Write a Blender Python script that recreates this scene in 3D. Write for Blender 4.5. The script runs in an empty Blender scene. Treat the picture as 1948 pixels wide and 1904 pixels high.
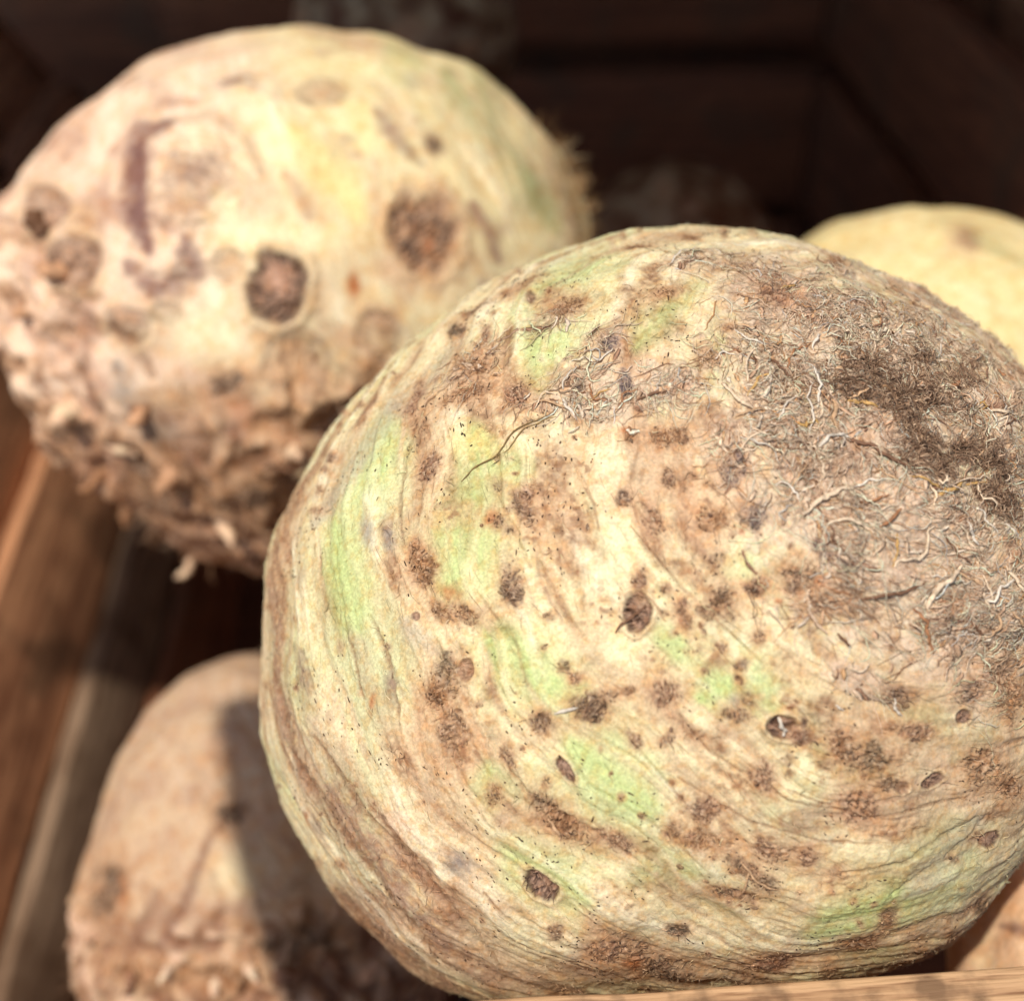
import bpy, bmesh, math, random
import numpy as np
from mathutils import Matrix, Vector

random.seed(7)
RNG = np.random.default_rng(7)
scene = bpy.context.scene
COL = scene.collection

# ------------------------------------------------------------------ camera, sky, sun, exposure
FPX, CX, CY = 2600.0, 974.0, 952.0             # focal length and centre on a 1948 x 1904 picture
RIGHT = np.array([.9985, -.053, 0.0]); FWD = np.array([.043, .809, -.586])
FWD /= np.linalg.norm(FWD)
RIGHT -= FWD * RIGHT.dot(FWD); RIGHT /= np.linalg.norm(RIGHT)
UP = np.cross(RIGHT, FWD)
CAM = np.array([0.0, 0.0, 0.342])              # metres; the floor of the crate is z = 0

cam = bpy.data.cameras.new('camera'); camo = bpy.data.objects.new('camera', cam); COL.objects.link(camo)
cam.sensor_fit = 'HORIZONTAL'; cam.sensor_width = 36.0; cam.lens = 36.0 * FPX / 1948.0
cam.clip_start = .01; cam.clip_end = 200
m = Matrix.Identity(4)
for i in range(3):
    m[i][0] = RIGHT[i]; m[i][1] = UP[i]; m[i][2] = -FWD[i]; m[i][3] = CAM[i]
camo.matrix_world = m
cam.dof.use_dof = True; cam.dof.focus_distance = .176; cam.dof.aperture_fstop = 12.5
scene.camera = camo

SUN = np.array([-.31, -.46, .83]); SUN /= np.linalg.norm(SUN)
EL = math.asin(SUN[2])
w = bpy.data.worlds.new("World"); scene.world = w; w.use_nodes = True
nt = w.node_tree; nt.nodes.clear()
sky = nt.nodes.new('ShaderNodeTexSky'); sky.sky_type = 'NISHITA'; sky.sun_disc = False
sky.sun_elevation = EL; sky.sun_rotation = math.atan2(SUN[0], SUN[1])
bg = nt.nodes.new('ShaderNodeBackground'); bg.inputs[1].default_value = .15
ow = nt.nodes.new('ShaderNodeOutputWorld')
nt.links.new(sky.outputs[0], bg.inputs[0]); nt.links.new(bg.outputs[0], ow.inputs[0])
sl = bpy.data.lights.new('sun', 'SUN'); sl.energy = 4.2; sl.angle = math.radians(1.0); sl.color = (1, .94, .84)
so = bpy.data.objects.new('sun', sl); COL.objects.link(so)
so.rotation_euler = Vector(SUN).to_track_quat('Z', 'Y').to_euler(); so.location = (-.6, -1.1, 1.9)
vs = scene.view_settings
vs.view_transform = 'Standard'; vs.look = 'None'; vs.exposure = -.04; vs.gamma = 1.0
scene.cycles.max_bounces = 6

# ------------------------------------------------------------------ helpers
def lin(c):
    c = np.asarray(c, dtype=np.float32) / 255.0
    return np.where(c <= .04045, c / 12.92, ((c + .055) / 1.055) ** 2.4).astype(np.float32)

def ss(a, b, x):
    t = np.clip((x - a) / (b - a), 0, 1)
    return t * t * (3 - 2 * t)

_perm = np.random.default_rng(1).permutation(256).astype(np.int32); _perm = np.concatenate([_perm, _perm])
_g = np.random.default_rng(2).normal(size=(256, 3)); _g = (_g / np.linalg.norm(_g, axis=1)[:, None]).astype(np.float32)
def noise(p, off=0.0):
    p = p.astype(np.float32) + np.float32(off * 17.37 + 100.0)
    i = np.floor(p).astype(np.int32); f = p - i
    i &= 255
    u = f * f * f * (f * (f * 6 - 15) + 10)
    def corner(a, b, c):
        h = _perm[_perm[_perm[(i[:, 0] + a) & 255] + ((i[:, 1] + b) & 255)] + ((i[:, 2] + c) & 255)]
        g = _g[h]
        return g[:, 0] * (f[:, 0] - a) + g[:, 1] * (f[:, 1] - b) + g[:, 2] * (f[:, 2] - c)
    def lx(b, c):
        n0 = corner(0, b, c); return n0 + u[:, 0] * (corner(1, b, c) - n0)
    y0 = lx(0, 0); y0 = y0 + u[:, 1] * (lx(1, 0) - y0)
    y1 = lx(0, 1); y1 = y1 + u[:, 1] * (lx(1, 1) - y1)
    return (y0 + u[:, 2] * (y1 - y0)) * 1.6

def fbm(p, octv=3, off=0.0, gain=.5):
    s = 0; a = 1.0; t = 0
    for k in range(octv):
        s = s + a * noise(p * (2.03 ** k), off + k * 1.7); t += a; a *= gain
    return s / t

def ray(px, py):
    d = RIGHT * (px - CX) / FPX + UP * (CY - py) / FPX + FWD
    return d / np.linalg.norm(d)

def tag(o, label=None, cat=None, group=None, kind=None):
    if label: o['label'] = label
    if cat: o['category'] = cat
    if group: o['group'] = group
    if kind: o['kind'] = kind
    return o

def grid_mesh(name, verts, quads, cols=None, tris=None, extra=None):
    me = bpy.data.meshes.new(name)
    nq = len(quads); ntri = 0 if tris is None else len(tris)
    me.vertices.add(len(verts)); me.vertices.foreach_set('co', np.ascontiguousarray(verts, dtype=np.float32).ravel())
    loops = np.asarray(quads, dtype=np.int32).ravel()
    starts = np.arange(nq, dtype=np.int32) * 4; tot = np.full(nq, 4, np.int32)
    if ntri:
        loops = np.concatenate([loops, np.asarray(tris, dtype=np.int32).ravel()])
        starts = np.concatenate([starts, nq * 4 + np.arange(ntri, dtype=np.int32) * 3]); tot = np.concatenate([tot, np.full(ntri, 3, np.int32)])
    me.loops.add(len(loops)); me.loops.foreach_set('vertex_index', loops)
    me.polygons.add(len(starts)); me.polygons.foreach_set('loop_start', starts); me.polygons.foreach_set('loop_total', tot)
    me.polygons.foreach_set('use_smooth', np.ones(len(starts), dtype=bool))
    me.update(calc_edges=True)
    if cols is not None:
        a = me.attributes.new('skin_colour', 'FLOAT_COLOR', 'POINT')
        c = np.ones((len(verts), 4), np.float32); c[:, :3] = cols
        a.data.foreach_set('color', c.ravel())
    if extra:
        for k, v in extra.items():
            a = me.attributes.new(k, 'FLOAT', 'POINT'); a.data.foreach_set('value', np.ascontiguousarray(v, np.float32))
    return me

# ------------------------------------------------------------------ materials
def skin_material(name, fine=2600., amp=.30, bump=.35, rough=.62):
    mt = bpy.data.materials.new(name); mt.use_nodes = True
    n = mt.node_tree; N = n.nodes; L = n.links
    b = N['Principled BSDF']
    at = N.new('ShaderNodeAttribute'); at.attribute_name = 'skin_colour'
    tc = N.new('ShaderNodeTexCoord')
    n1 = N.new('ShaderNodeTexNoise'); n1.inputs['Scale'].default_value = fine; n1.inputs['Detail'].default_value = 4; n1.inputs['Roughness'].default_value = .65
    n2 = N.new('ShaderNodeTexNoise'); n2.inputs['Scale'].default_value = fine * .3; n2.inputs['Detail'].default_value = 3
    L.new(tc.outputs['Object'], n1.inputs['Vector']); L.new(tc.outputs['Object'], n2.inputs['Vector'])
    mr = N.new('ShaderNodeMapRange'); mr.inputs[1].default_value = .3; mr.inputs[2].default_value = .7
    mr.inputs[3].default_value = 1 - amp; mr.inputs[4].default_value = 1 + amp * .55
    L.new(n1.outputs['Fac'], mr.inputs[0])
    mx = N.new('ShaderNodeVectorMath'); mx.operation = 'SCALE'
    L.new(at.outputs['Color'], mx.inputs[0]); L.new(mr.outputs[0], mx.inputs['Scale'])
    # a slightly redder tint where the coarse noise is low: thin dried skin
    tint = N.new('ShaderNodeMix'); tint.data_type = 'RGBA'; tint.blend_type = 'MULTIPLY'
    tint.inputs[7].default_value = (.96, .84, .72, 1)
    mr2 = N.new('ShaderNodeMapRange'); mr2.inputs[1].default_value = .52; mr2.inputs[2].default_value = .36
    L.new(n2.outputs['Fac'], mr2.inputs[0]); L.new(mr2.outputs[0], tint.inputs[0]); L.new(mx.outputs[0], tint.inputs[6])
    L.new(tint.outputs[2], b.inputs['Base Color'])
    b.inputs['Roughness'].default_value = rough; b.inputs['Specular IOR Level'].default_value = .28
    b.inputs['Subsurface Weight'].default_value = .12; b.inputs['Subsurface Radius'].default_value = (.0022, .0012, .0006); b.inputs['Subsurface Scale'].default_value = 1
    bp = N.new('ShaderNodeBump'); bp.inputs['Strength'].default_value = bump; bp.inputs['Distance'].default_value = .00025
    L.new(n1.outputs['Fac'], bp.inputs['Height']); L.new(bp.outputs[0], b.inputs['Normal'])
    return mt

SKIN = skin_material('celeriac_skin')
SKIN_FAR = skin_material('celeriac_skin_distant', fine=1200., amp=.2, bump=.3, rough=.7)

def fibre_material():
    mt = bpy.data.materials.new('dry_fibre'); mt.use_nodes = True
    n = mt.node_tree; N = n.nodes; L = n.links; b = N['Principled BSDF']
    at = N.new('ShaderNodeAttribute'); at.attribute_name = 'skin_colour'
    tc = N.new('ShaderNodeTexCoord'); n1 = N.new('ShaderNodeTexNoise'); n1.inputs['Scale'].default_value = 3000; n1.inputs['Detail'].default_value = 3
    L.new(tc.outputs['Object'], n1.inputs['Vector'])
    mr = N.new('ShaderNodeMapRange'); mr.inputs[1].default_value = .3; mr.inputs[2].default_value = .7; mr.inputs[3].default_value = .72; mr.inputs[4].default_value = 1.15
    L.new(n1.outputs['Fac'], mr.inputs[0])
    mx = N.new('ShaderNodeVectorMath'); mx.operation = 'SCALE'
    L.new(at.outputs['Color'], mx.inputs[0]); L.new(mr.outputs[0], mx.inputs['Scale'])
    L.new(mx.outputs[0], b.inputs['Base Color']); b.inputs['Roughness'].default_value = .7; b.inputs['Specular IOR Level'].default_value = .25
    return mt
FIBRE = fibre_material()

def wood_material(name, c_dark, c_light, grey=0.0, axis=1, scale=1.0, stain=38):
    mt = bpy.data.materials.new(name); mt.use_nodes = True
    n = mt.node_tree; N = n.nodes; L = n.links; b = N['Principled BSDF']
    tc = N.new('ShaderNodeTexCoord'); mp = N.new('ShaderNodeMapping')
    sc = [240 * scale] * 3; sc[axis] = 7 * scale
    mp.inputs['Scale'].default_value = sc
    L.new(tc.outputs['Object'], mp.inputs['Vector'])
    nA = N.new('ShaderNodeTexNoise'); nA.inputs['Scale'].default_value = 1; nA.inputs['Detail'].default_value = 5; nA.inputs['Roughness'].default_value = .6; nA.inputs['Distortion'].default_value = .5
    L.new(mp.outputs[0], nA.inputs['Vector'])
    mp2 = N.new('ShaderNodeMapping'); s2 = [900 * scale] * 3; s2[axis] = 60 * scale; mp2.inputs['Scale'].default_value = s2
    L.new(tc.outputs['Object'], mp2.inputs['Vector'])
    nB = N.new('ShaderNodeTexNoise'); nB.inputs['Scale'].default_value = 1; nB.inputs['Detail'].default_value = 4
    L.new(mp2.outputs[0], nB.inputs['Vector'])
    nC = N.new('ShaderNodeTexNoise'); nC.inputs['Scale'].default_value = stain; nC.inputs['Detail'].default_value = 5
    L.new(tc.outputs['Object'], nC.inputs['Vector'])
    r = N.new('ShaderNodeValToRGB'); e = r.color_ramp.elements
    e[0].position = .32; e[0].color = (*lin(c_dark), 1); e[1].position = .68; e[1].color = (*lin(c_light), 1)
    L.new(nA.outputs['Fac'], r.inputs[0])
    m1 = N.new('ShaderNodeMix'); m1.data_type = 'RGBA'; m1.blend_type = 'MULTIPLY'; m1.inputs[7].default_value = (.45, .36, .30, 1)
    q = N.new('ShaderNodeMapRange'); q.inputs[1].default_value = .5; q.inputs[2].default_value = .32; L.new(nB.outputs['Fac'], q.inputs[0])
    L.new(q.outputs[0], m1.inputs[0]); L.new(r.outputs[0], m1.inputs[6])
    m2 = N.new('ShaderNodeMix'); m2.data_type = 'RGBA'; m2.inputs[7].default_value = (*lin((92, 66, 44)), 1)
    q2 = N.new('ShaderNodeMapRange'); q2.inputs[1].default_value = .52; q2.inputs[2].default_value = .68; q2.inputs[4].default_value = .7
    L.new(nC.outputs['Fac'], q2.inputs[0]); L.new(q2.outputs[0], m2.inputs[0]); L.new(m1.outputs[2], m2.inputs[6])
    L.new(m2.outputs[2], b.inputs['Base Color']); b.inputs['Roughness'].default_value = .75
    bp = N.new('ShaderNodeBump'); bp.inputs['Strength'].default_value = .5; bp.inputs['Distance'].default_value = .0006
    L.new(nB.outputs['Fac'], bp.inputs['Height']); L.new(bp.outputs[0], b.inputs['Normal'])
    return mt
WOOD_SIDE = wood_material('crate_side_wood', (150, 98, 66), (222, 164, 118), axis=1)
WOOD_SIDE_SHADE = wood_material('shaded_side_wood', (92, 52, 30), (136, 84, 52), axis=1)  # side wood darkened in its colour to stand in for shade
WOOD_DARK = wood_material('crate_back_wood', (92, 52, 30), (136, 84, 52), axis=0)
WOOD_GREY = wood_material('grey_shade_wood', (116, 92, 72), (154, 128, 102), axis=1)  # grey tone puts the shade on the lower left slat into its colour
WOOD_RIM = wood_material('crate_rim_wood', (172, 130, 92), (216, 174, 128), axis=0, scale=1.6, stain=190)
WOOD_NEXT = wood_material('next_crate_wood', (96, 80, 74), (140, 118, 106), axis=1)
WOOD_POST = wood_material('crate_post_wood', (110, 76, 50), (160, 116, 80), axis=2)

# ------------------------------------------------------------------ the setting
def plain_ground():
    n = 40; xs = np.linspace(-6, 6, n); X, Y = np.meshgrid(xs, xs)
    v = np.stack([X.ravel(), Y.ravel(), np.full(X.size, -.012)], 1)
    v[:, 2] += .002 * noise(v * 1.3)
    i = np.arange(n * n).reshape(n, n)
    q = np.stack([i[:-1, :-1], i[:-1, 1:], i[1:, 1:], i[1:, :-1]], -1).reshape(-1, 4)
    me = grid_mesh('ground', v, q)
    o = bpy.data.objects.new('ground', me); COL.objects.link(o)
    mt = bpy.data.materials.new('grey_paving'); mt.use_nodes = True; N = mt.node_tree.nodes; L = mt.node_tree.links
    nz = N.new('ShaderNodeTexNoise'); nz.inputs['Scale'].default_value = 60; nz.inputs['Detail'].default_value = 6
    r = N.new('ShaderNodeValToRGB'); r.color_ramp.elements[0].color = (.09, .08, .085, 1); r.color_ramp.elements[1].color = (.2, .18, .18, 1)
    tc = N.new('ShaderNodeTexCoord'); L.new(tc.outputs['Object'], nz.inputs['Vector'])
    L.new(nz.outputs['Fac'], r.inputs[0]); L.new(r.outputs[0], N['Principled BSDF'].inputs['Base Color']); N['Principled BSDF'].inputs['Roughness'].default_value = .9
    me.materials.append(mt); tag(o, kind='structure')
plain_ground()

def board(name, lo, hi, mat, parent, bev=.0016, wob=.0006, seg=24, seed=0, tilt=0.0, pivot=None):
    """a sawn board between two corners: rounded arrises and slightly uneven edges along its long side"""
    lo = np.array(lo, float); hi = np.array(hi, float); ctr = (lo + hi) / 2; d = (hi - lo)
    ax = int(np.argmax(d)); o1, o2 = [k for k in range(3) if k != ax]
    prof = []
    h1, h2 = d[o1] / 2, d[o2] / 2; bv = min(bev, h1 * .8, h2 * .8)
    for sx, sy, a0 in ((1, 1, 0), (-1, 1, 90), (-1, -1, 180), (1, -1, 270)):
        for k in range(4):
            a = math.radians(a0 + k * 30)
            prof.append((sx * (h1 - bv) + bv * math.cos(a), sy * (h2 - bv) + bv * math.sin(a)))
    prof = np.array(prof); npf = len(prof)
    V = []
    ts = np.linspace(-d[ax] / 2, d[ax] / 2, seg + 1)
    for t in ts:
        p = np.zeros((npf, 3)); p[:, o1] = prof[:, 0]; p[:, o2] = prof[:, 1]; p[:, ax] = t
        V.append(p)
    V = np.concatenate(V)
    nv = np.stack([noise(V * 60, seed + k) * wob + noise(V * 14, seed + k + 5) * wob * 1.6 for k in range(3)], 1); nv[:, ax] *= .3
    V = V + nv
    Q = []
    for s in range(seg):
        for k in range(npf):
            Q.append((s * npf + k, s * npf + (k + 1) % npf, (s + 1) * npf + (k + 1) % npf, (s + 1) * npf + k))
    T = []
    c0 = len(V); V = np.concatenate([V, [V[:npf].mean(0)], [V[-npf:].mean(0)]])
    for k in range(npf):
        T.append((c0, (k + 1) % npf, k)); T.append((c0 + 1, seg * npf + k, seg * npf + (k + 1) % npf))
    # object origin at a piece of its own so that the grain differs from board to board
    off = np.array([.37, .51, .23]) * (seed + 1); off -= np.floor(off / 3) * 3
    me = grid_mesh(name, V, Q, tris=T)
    me.transform(Matrix.Translation(Vector(off)))
    ob = bpy.data.objects.new(name, me); COL.objects.link(ob)
    pv = Vector(pivot) if pivot is not None else Vector(ctr)
    ob.matrix_world = Matrix.Translation(pv) @ Matrix.Rotation(tilt, 4, 'Y') @ Matrix.Translation(Vector(ctr) - pv) @ Matrix.Translation(Vector(-off))
    bm = bmesh.new(); bm.from_mesh(me); bmesh.ops.recalc_face_normals(bm, faces=bm.faces); bm.to_mesh(me); bm.free()
    me.materials.append(mat); ob.parent = parent; ob.matrix_parent_inverse = Matrix.Translation(-parent.location)
    return ob

XL, XR, YF, YB = -.112, .174, .098, .62
crate = bpy.data.objects.new('wooden_crate', None); COL.objects.link(crate)
tag(crate, 'brown slatted wooden crate holding the heap of celeriac', 'crate')
sd = 0
# the left side leans outwards; each of its slats stands a little proud of the one above
WP = (XL, .3, .064)
for s0, s1, out, y0, y1, mt in ((.094, .140, -.014, YF + .02, YB, WOOD_SIDE), (.0345, .088, -.008, YF + .02, YB, WOOD_SIDE), (-.0025, .034, -.002, YF + .02, YB, WOOD_SIDE), (-.0235, -.003, .004, YF + .02, YB, WOOD_GREY), (-.052, -.024, .009, YF + .02, YB, WOOD_SIDE_SHADE)):
    sd += 1; board('slat', (XL + out - .009, y0, WP[2] + s0), (XL + out, y1, WP[2] + s1), mt, crate, seed=sd, wob=.0009, bev=.0012, seg=40, tilt=math.radians(-33), pivot=WP)
for z0, z1 in ((.004, .056), (.068, .133), (.146, .202)):
    sd += 1; board('slat', (XR, YF, z0), (XR + .010, YB, z1), WOOD_SIDE_SHADE, crate, seed=sd, wob=.0009)
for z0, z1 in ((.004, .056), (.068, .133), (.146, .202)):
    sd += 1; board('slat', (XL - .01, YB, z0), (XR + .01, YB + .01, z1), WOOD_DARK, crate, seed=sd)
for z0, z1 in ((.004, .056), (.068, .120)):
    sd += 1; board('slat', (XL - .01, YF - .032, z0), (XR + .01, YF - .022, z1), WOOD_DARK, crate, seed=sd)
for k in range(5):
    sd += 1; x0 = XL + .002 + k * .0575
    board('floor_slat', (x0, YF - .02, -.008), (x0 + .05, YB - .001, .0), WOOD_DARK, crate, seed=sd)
# the front rim board, seen at the bottom of the picture
def on_y(px, py, y):
    d = ray(px, py); return CAM + d * ((y - CAM[1]) / d[1])
pl, pq = on_y(1150, 1893, YF + .003), on_y(1948, 1838, YF + .003)
pr = (pl + pq) / 2; tilt = math.atan2(pq[2] - pl[2], pq[0] - pl[0])
rim = board('rim_board', (XL - .012, pr[1] - .014, pr[2] - .06), (XR + .012, pr[1], pr[2] + .0011), WOOD_RIM, crate, seed=31, wob=.0004, seg=90, bev=.0008, tilt=-tilt, pivot=(pr[0], pr[1], pr[2]))
# unseen leaning lath, added only to cast the shadow across the root below
board('shade_lath', (-.111, .057, .17), (-.083, .063, .43), WOOD_POST, crate, seed=41, tilt=math.radians(-22), pivot=(-.097, .06, .3008))
board('corner_post', (XR - .020, YF - .020, .0), (XR - .001, YF + .006, .20), WOOD_POST, crate, seed=42)

# the next crate along the stall, close on the left
crate2 = bpy.data.objects.new('wooden_crate', None); COL.objects.link(crate2); crate2.location = (-.33, .43, 0)
tag(crate2, 'dark wooden crate standing close along the left side', 'crate')
XN, YN = -.205, .238
for k in range(2):
    z0 = .003 + k * .077
    board('slat', (XN - .01, YN, z0), (XN, YB, z0 + .073), WOOD_NEXT, crate2, seed=80 + k)
    board('slat', (-.50, YN - .011, z0), (XN - .012, YN - .001, z0 + .073), WOOD_NEXT, crate2, seed=84 + k)
board('corner_post', (XN - .034, YN + .002, 0), (XN - .012, YN + .024, .17), WOOD_POST, crate2, seed=88)

# unseen boards added overhead to keep the sun off all behind the front roots
shade_cover = bpy.data.objects.new('shade_boards', None); COL.objects.link(shade_cover); shade_cover.location = (0, .5, .442)
tag(shade_cover, 'unseen dark boards added over the back of the crate for shade', 'shade_cover')
SY = .222
for k in range(5):
    y0 = SY + k * .18
    board('shade_plank', (-.38, y0, .442), (.9, y0 + .178, .46), WOOD_DARK, shade_cover, seed=50 + k)
board('shade_beam', (-.252, .10, .429), (-.203, YB, .4395), WOOD_DARK, shade_cover, seed=70)  # unseen strip added to shade the gap beside the left slats
for k in range(2):  # boards added to block the skylight behind the slat gaps
    board('shade_back', (-.38, YB + .04, k * .22), (.9, YB + .055, .218 + k * .22), WOOD_DARK, shade_cover, seed=60 + k)
    board('shade_side', (XR + .05, SY, k * .22), (XR + .065, YB + .038, .218 + k * .22), WOOD_SIDE, shade_cover, seed=64 + k)

# ------------------------------------------------------------------ celeriac
class Root:
    """one celeriac: a closed dense surface round a centre, its relief and its skin colours"""
    def __init__(s, cpx, D, limb, na, nf, nb, depth=1.0, seed=0, pole=None):
        s.seed = seed
        s.c = ray(*cpx); s.C = CAM + s.c * D; s.D = D
        s.e3 = -s.c
        s.e1 = np.cross(UP, s.e3); s.e1 /= np.linalg.norm(s.e1); s.e2 = np.cross(s.e3, s.e1)
        if np.isscalar(limb):
            limb = [(cpx[0] + limb * math.cos(a), cpx[1] + limb * math.sin(a)) for a in np.linspace(0, 2 * math.pi, 25)[:-1]]
        ph = []; rr = []
        for q in limb:
            d = ray(*q); a, b = d.dot(s.e1), d.dot(s.e2)
            ph.append(math.atan2(b, a) % (2 * math.pi)); rr.append(D * math.sin(math.acos(min(1, d.dot(s.c)))))
        o = np.argsort(ph); ph = np.array(ph)[o]; rr = np.array(rr)[o]
        g = np.linspace(0, 2 * math.pi, 1025)[:-1]
        r = np.interp(g, np.concatenate([ph - 2 * math.pi, ph, ph + 2 * math.pi]), np.concatenate([rr] * 3))
        F = np.fft.rfft(r); F *= np.exp(-(np.arange(len(F)) / 14.0) ** 2); s.rtab = np.fft.irfft(F, 1024)
        s.R = s.rtab.mean(); s.Rz = s.R * depth
        s.na = na
        t = np.concatenate([np.linspace(0, 1.66, nf + 1)[1:], np.linspace(1.66, math.pi, nb + 1)[1:-1]])
        s.t = t; s.nr = len(t)
        phi = np.arange(na) * 2 * math.pi / na
        T, P = np.meshgrid(t, phi, indexing='ij'); T = np.concatenate([[0], T.ravel(), [math.pi]]); P = np.concatenate([[0], P.ravel(), [0]])
        s.T, s.P = T, P
        Rp = s.rad(P)
        loc = np.stack([np.sin(T) * np.cos(P), np.sin(T) * np.sin(P), np.cos(T)], 1)
        s.n = (loc[:, :1] * s.e1 + loc[:, 1:2] * s.e2 + loc[:, 2:] * s.e3).astype(np.float32)
        s.base = s.C + (loc[:, :1] * Rp[:, None]) * s.e1 + (loc[:, 1:2] * Rp[:, None]) * s.e2 + loc[:, 2:] * s.Rz * s.e3
        v = s.base - CAM; z = v @ FWD
        s.PX = CX + FPX * (v @ RIGHT) / z; s.PY = CY - FPX * (v @ UP) / z
        s.front = np.cos(T) > .08
        s.q = ((s.base - s.C) / s.R).astype(np.float32)       # unit-sized position for the noises
        s.h = np.zeros(len(T), np.float32); s.col = np.zeros((len(T), 3), np.float32)
        s.marks = []
        s.FZ = np.zeros(len(T), np.float32); s.TF = np.zeros(len(T), np.float32)
        s.pxs = s.R / D * FPX
        k = s.pxs
        s.NA = noise(s.q * (k / 34.), seed + .1); s.NB = noise(s.q * (k / 11.), seed + .2)
        wv = np.stack([noise(s.q * (k / 40.), seed + 3 + i) for i in range(3)], 1) * (26. / k)
        s.F1 = 1 - np.abs(noise((s.q + wv) * (k / 17.), seed + .3)) * 2.2
        s.F2 = 1 - np.abs(noise((s.q + wv * 1.6) * (k / 8.), seed + .4)) * 2.2
        if pole is not None: s.set_pole(pole)
    def rad(s, P):
        return np.interp(np.mod(P, 2 * math.pi), np.linspace(0, 2 * math.pi, 1025), np.append(s.rtab, s.rtab[0]))
    def at(s, px, py):
        """index of the vertex seen nearest to a point of the picture"""
        d = (s.PX - px) ** 2 + (s.PY - py) ** 2 + np.where(s.front, 0, 1e9)
        return int(np.argmin(d))
    def set_pole(s, px):
        p = s.q[s.at(*px)].astype(float); p /= np.linalg.norm(p)
        s.pole = p
        a = np.cross(p, [0, 0, 1]); a /= np.linalg.norm(a); b = np.cross(p, a)
        n = s.q / np.linalg.norm(s.q, axis=1)[:, None]
        al = np.arccos(np.clip(n @ p, -1, 1))
        al = al + .09 * noise(s.q * 2.3, s.seed + 8) + .03 * noise(s.q * 6.5, s.seed + 9)
        s.al = al; s.pa = n @ a; s.pb = n @ b
    def flow(s, ka, kb, off):
        return noise(np.stack([s.al * ka, s.pa * kb, s.pb * kb], 1), s.seed + off)
    def paint(s, idx, c, mk):
        mk = np.clip(mk, 0, 1)[:, None]
        s.col[idx] = s.col[idx] * (1 - mk) + np.asarray(c, np.float32) * mk
    def near(s, x0, x1, y0, y1):
        return np.nonzero(s.front & (s.PX > x0) & (s.PX < x1) & (s.PY > y0) & (s.PY < y1))[0]
    def spot(s, x, y, rx, ry=None, ang=0, kind='purple', k=1.0):
        ry = ry or rx; mr = max(rx, ry) * 2.6
        i = s.near(x - mr, x + mr, y - mr, y + mr)
        if not len(i): return
        dx = s.PX[i] - x; dy = s.PY[i] - y; ca, sa = math.cos(math.radians(ang)), math.sin(math.radians(ang))
        r = np.hypot((dx * ca + dy * sa) / rx, (-dx * sa + dy * ca) / ry)
        s._apply(i, r, kind, k, min(rx, ry))
    def stroke(s, pts, wd, kind='groove', k=1.0):
        pts = np.array(pts, float); mr = wd * 2.6
        i = s.near(pts[:, 0].min() - mr, pts[:, 0].max() + mr, pts[:, 1].min() - mr, pts[:, 1].max() + mr)
        if not len(i): return
        P = np.stack([s.PX[i], s.PY[i]], 1); best = np.full(len(i), 1e9); L = 0; along = np.zeros(len(i))
        seg = np.linalg.norm(np.diff(pts, axis=0), axis=1); tot = seg.sum()
        for a, b, l in zip(pts[:-1], pts[1:], seg):
            u = np.clip(((P - a) @ (b - a)) / (l * l), 0, 1); d = np.linalg.norm(P - a - u[:, None] * (b - a), axis=1)
            g = d < best; best[g] = d[g]; along[g] = (L + u[g] * l) / tot; L += l
        tp = .35 + .65 * np.sin(np.clip(along, 0, 1) * math.pi) ** .6
        s._apply(i, best / (wd * tp), kind, k, wd)
    def _apply(s, i, r, kind, k, size):
        A, B, F1, F2 = s.NA[i], s.NB[i], s.F1[i], s.F2[i]; u = s.pxs; mm = s.R / 770.
        soft = kind in ('green', 'cream', 'grey', 'white', 'pink', 'yellow', 'olive', 'brownband', 'tan')
        r = r + (.30 if soft else .42) * A + (.34 if not soft else .10) * B
        H = s.h
        if kind in SOFT:
            c, sharp = SOFT[kind]
            mk = (1 - ss(sharp, 1.35 if kind != 'green' else 1.7, r)) * k
            if kind in ('green', 'olive') and hasattr(s, 'al'):
                mk = mk * np.clip(.95 + 1.1 * s.strk[i] + .3 * A + .2 * B, .15, 1.3)
            s.paint(i, c, mk * np.clip(.75 + .4 * F1, 0, 1) if kind == 'brownband' else mk)
            return
        if kind == 'freckle':
            mk = (1 - ss(.3, 1.3, r)) * k
            s.paint(i, HALO, mk * .55)
            s.paint(i, lin((140, 96, 66)), mk * ss(.05, .4, B + .5 * A) * .9)
            H[i] += mk * B * 1.6 * mm
            return
        if kind == 'fuzz':
            s.FZ[i] = np.maximum(s.FZ[i], np.clip((1 - ss(.45, 1.2, r)) * k, 0, 1)); return
        if kind == 'tuft':
            s.TF[i] = np.maximum(s.TF[i], np.clip((1 - ss(-.1, 1.3, r)) * k, 0, 1)); return
        if kind == 'groove':
            mk = (1 - ss(.3, 1.1, r)) * k
            s.paint(i, lin((128, 90, 62)), mk * (.55 + .3 * F2)); H[i] -= mk * size * .55 * mm
            return
        if kind == 'ridge':
            mk = (1 - ss(.35, 1.15, r)) * k
            s.paint(i, lin((242, 222, 176)), mk * .8); H[i] += mk * min(size, 30) * .22 * mm
            return
        if kind == 'bump':
            H[i] += k * (1 - ss(0, 1.25, r)) * size * .35 * mm; return
        if kind == 'pit':
            H[i] -= k * (1 - ss(0, 1.2, r)) * size * .45 * mm; return
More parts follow.
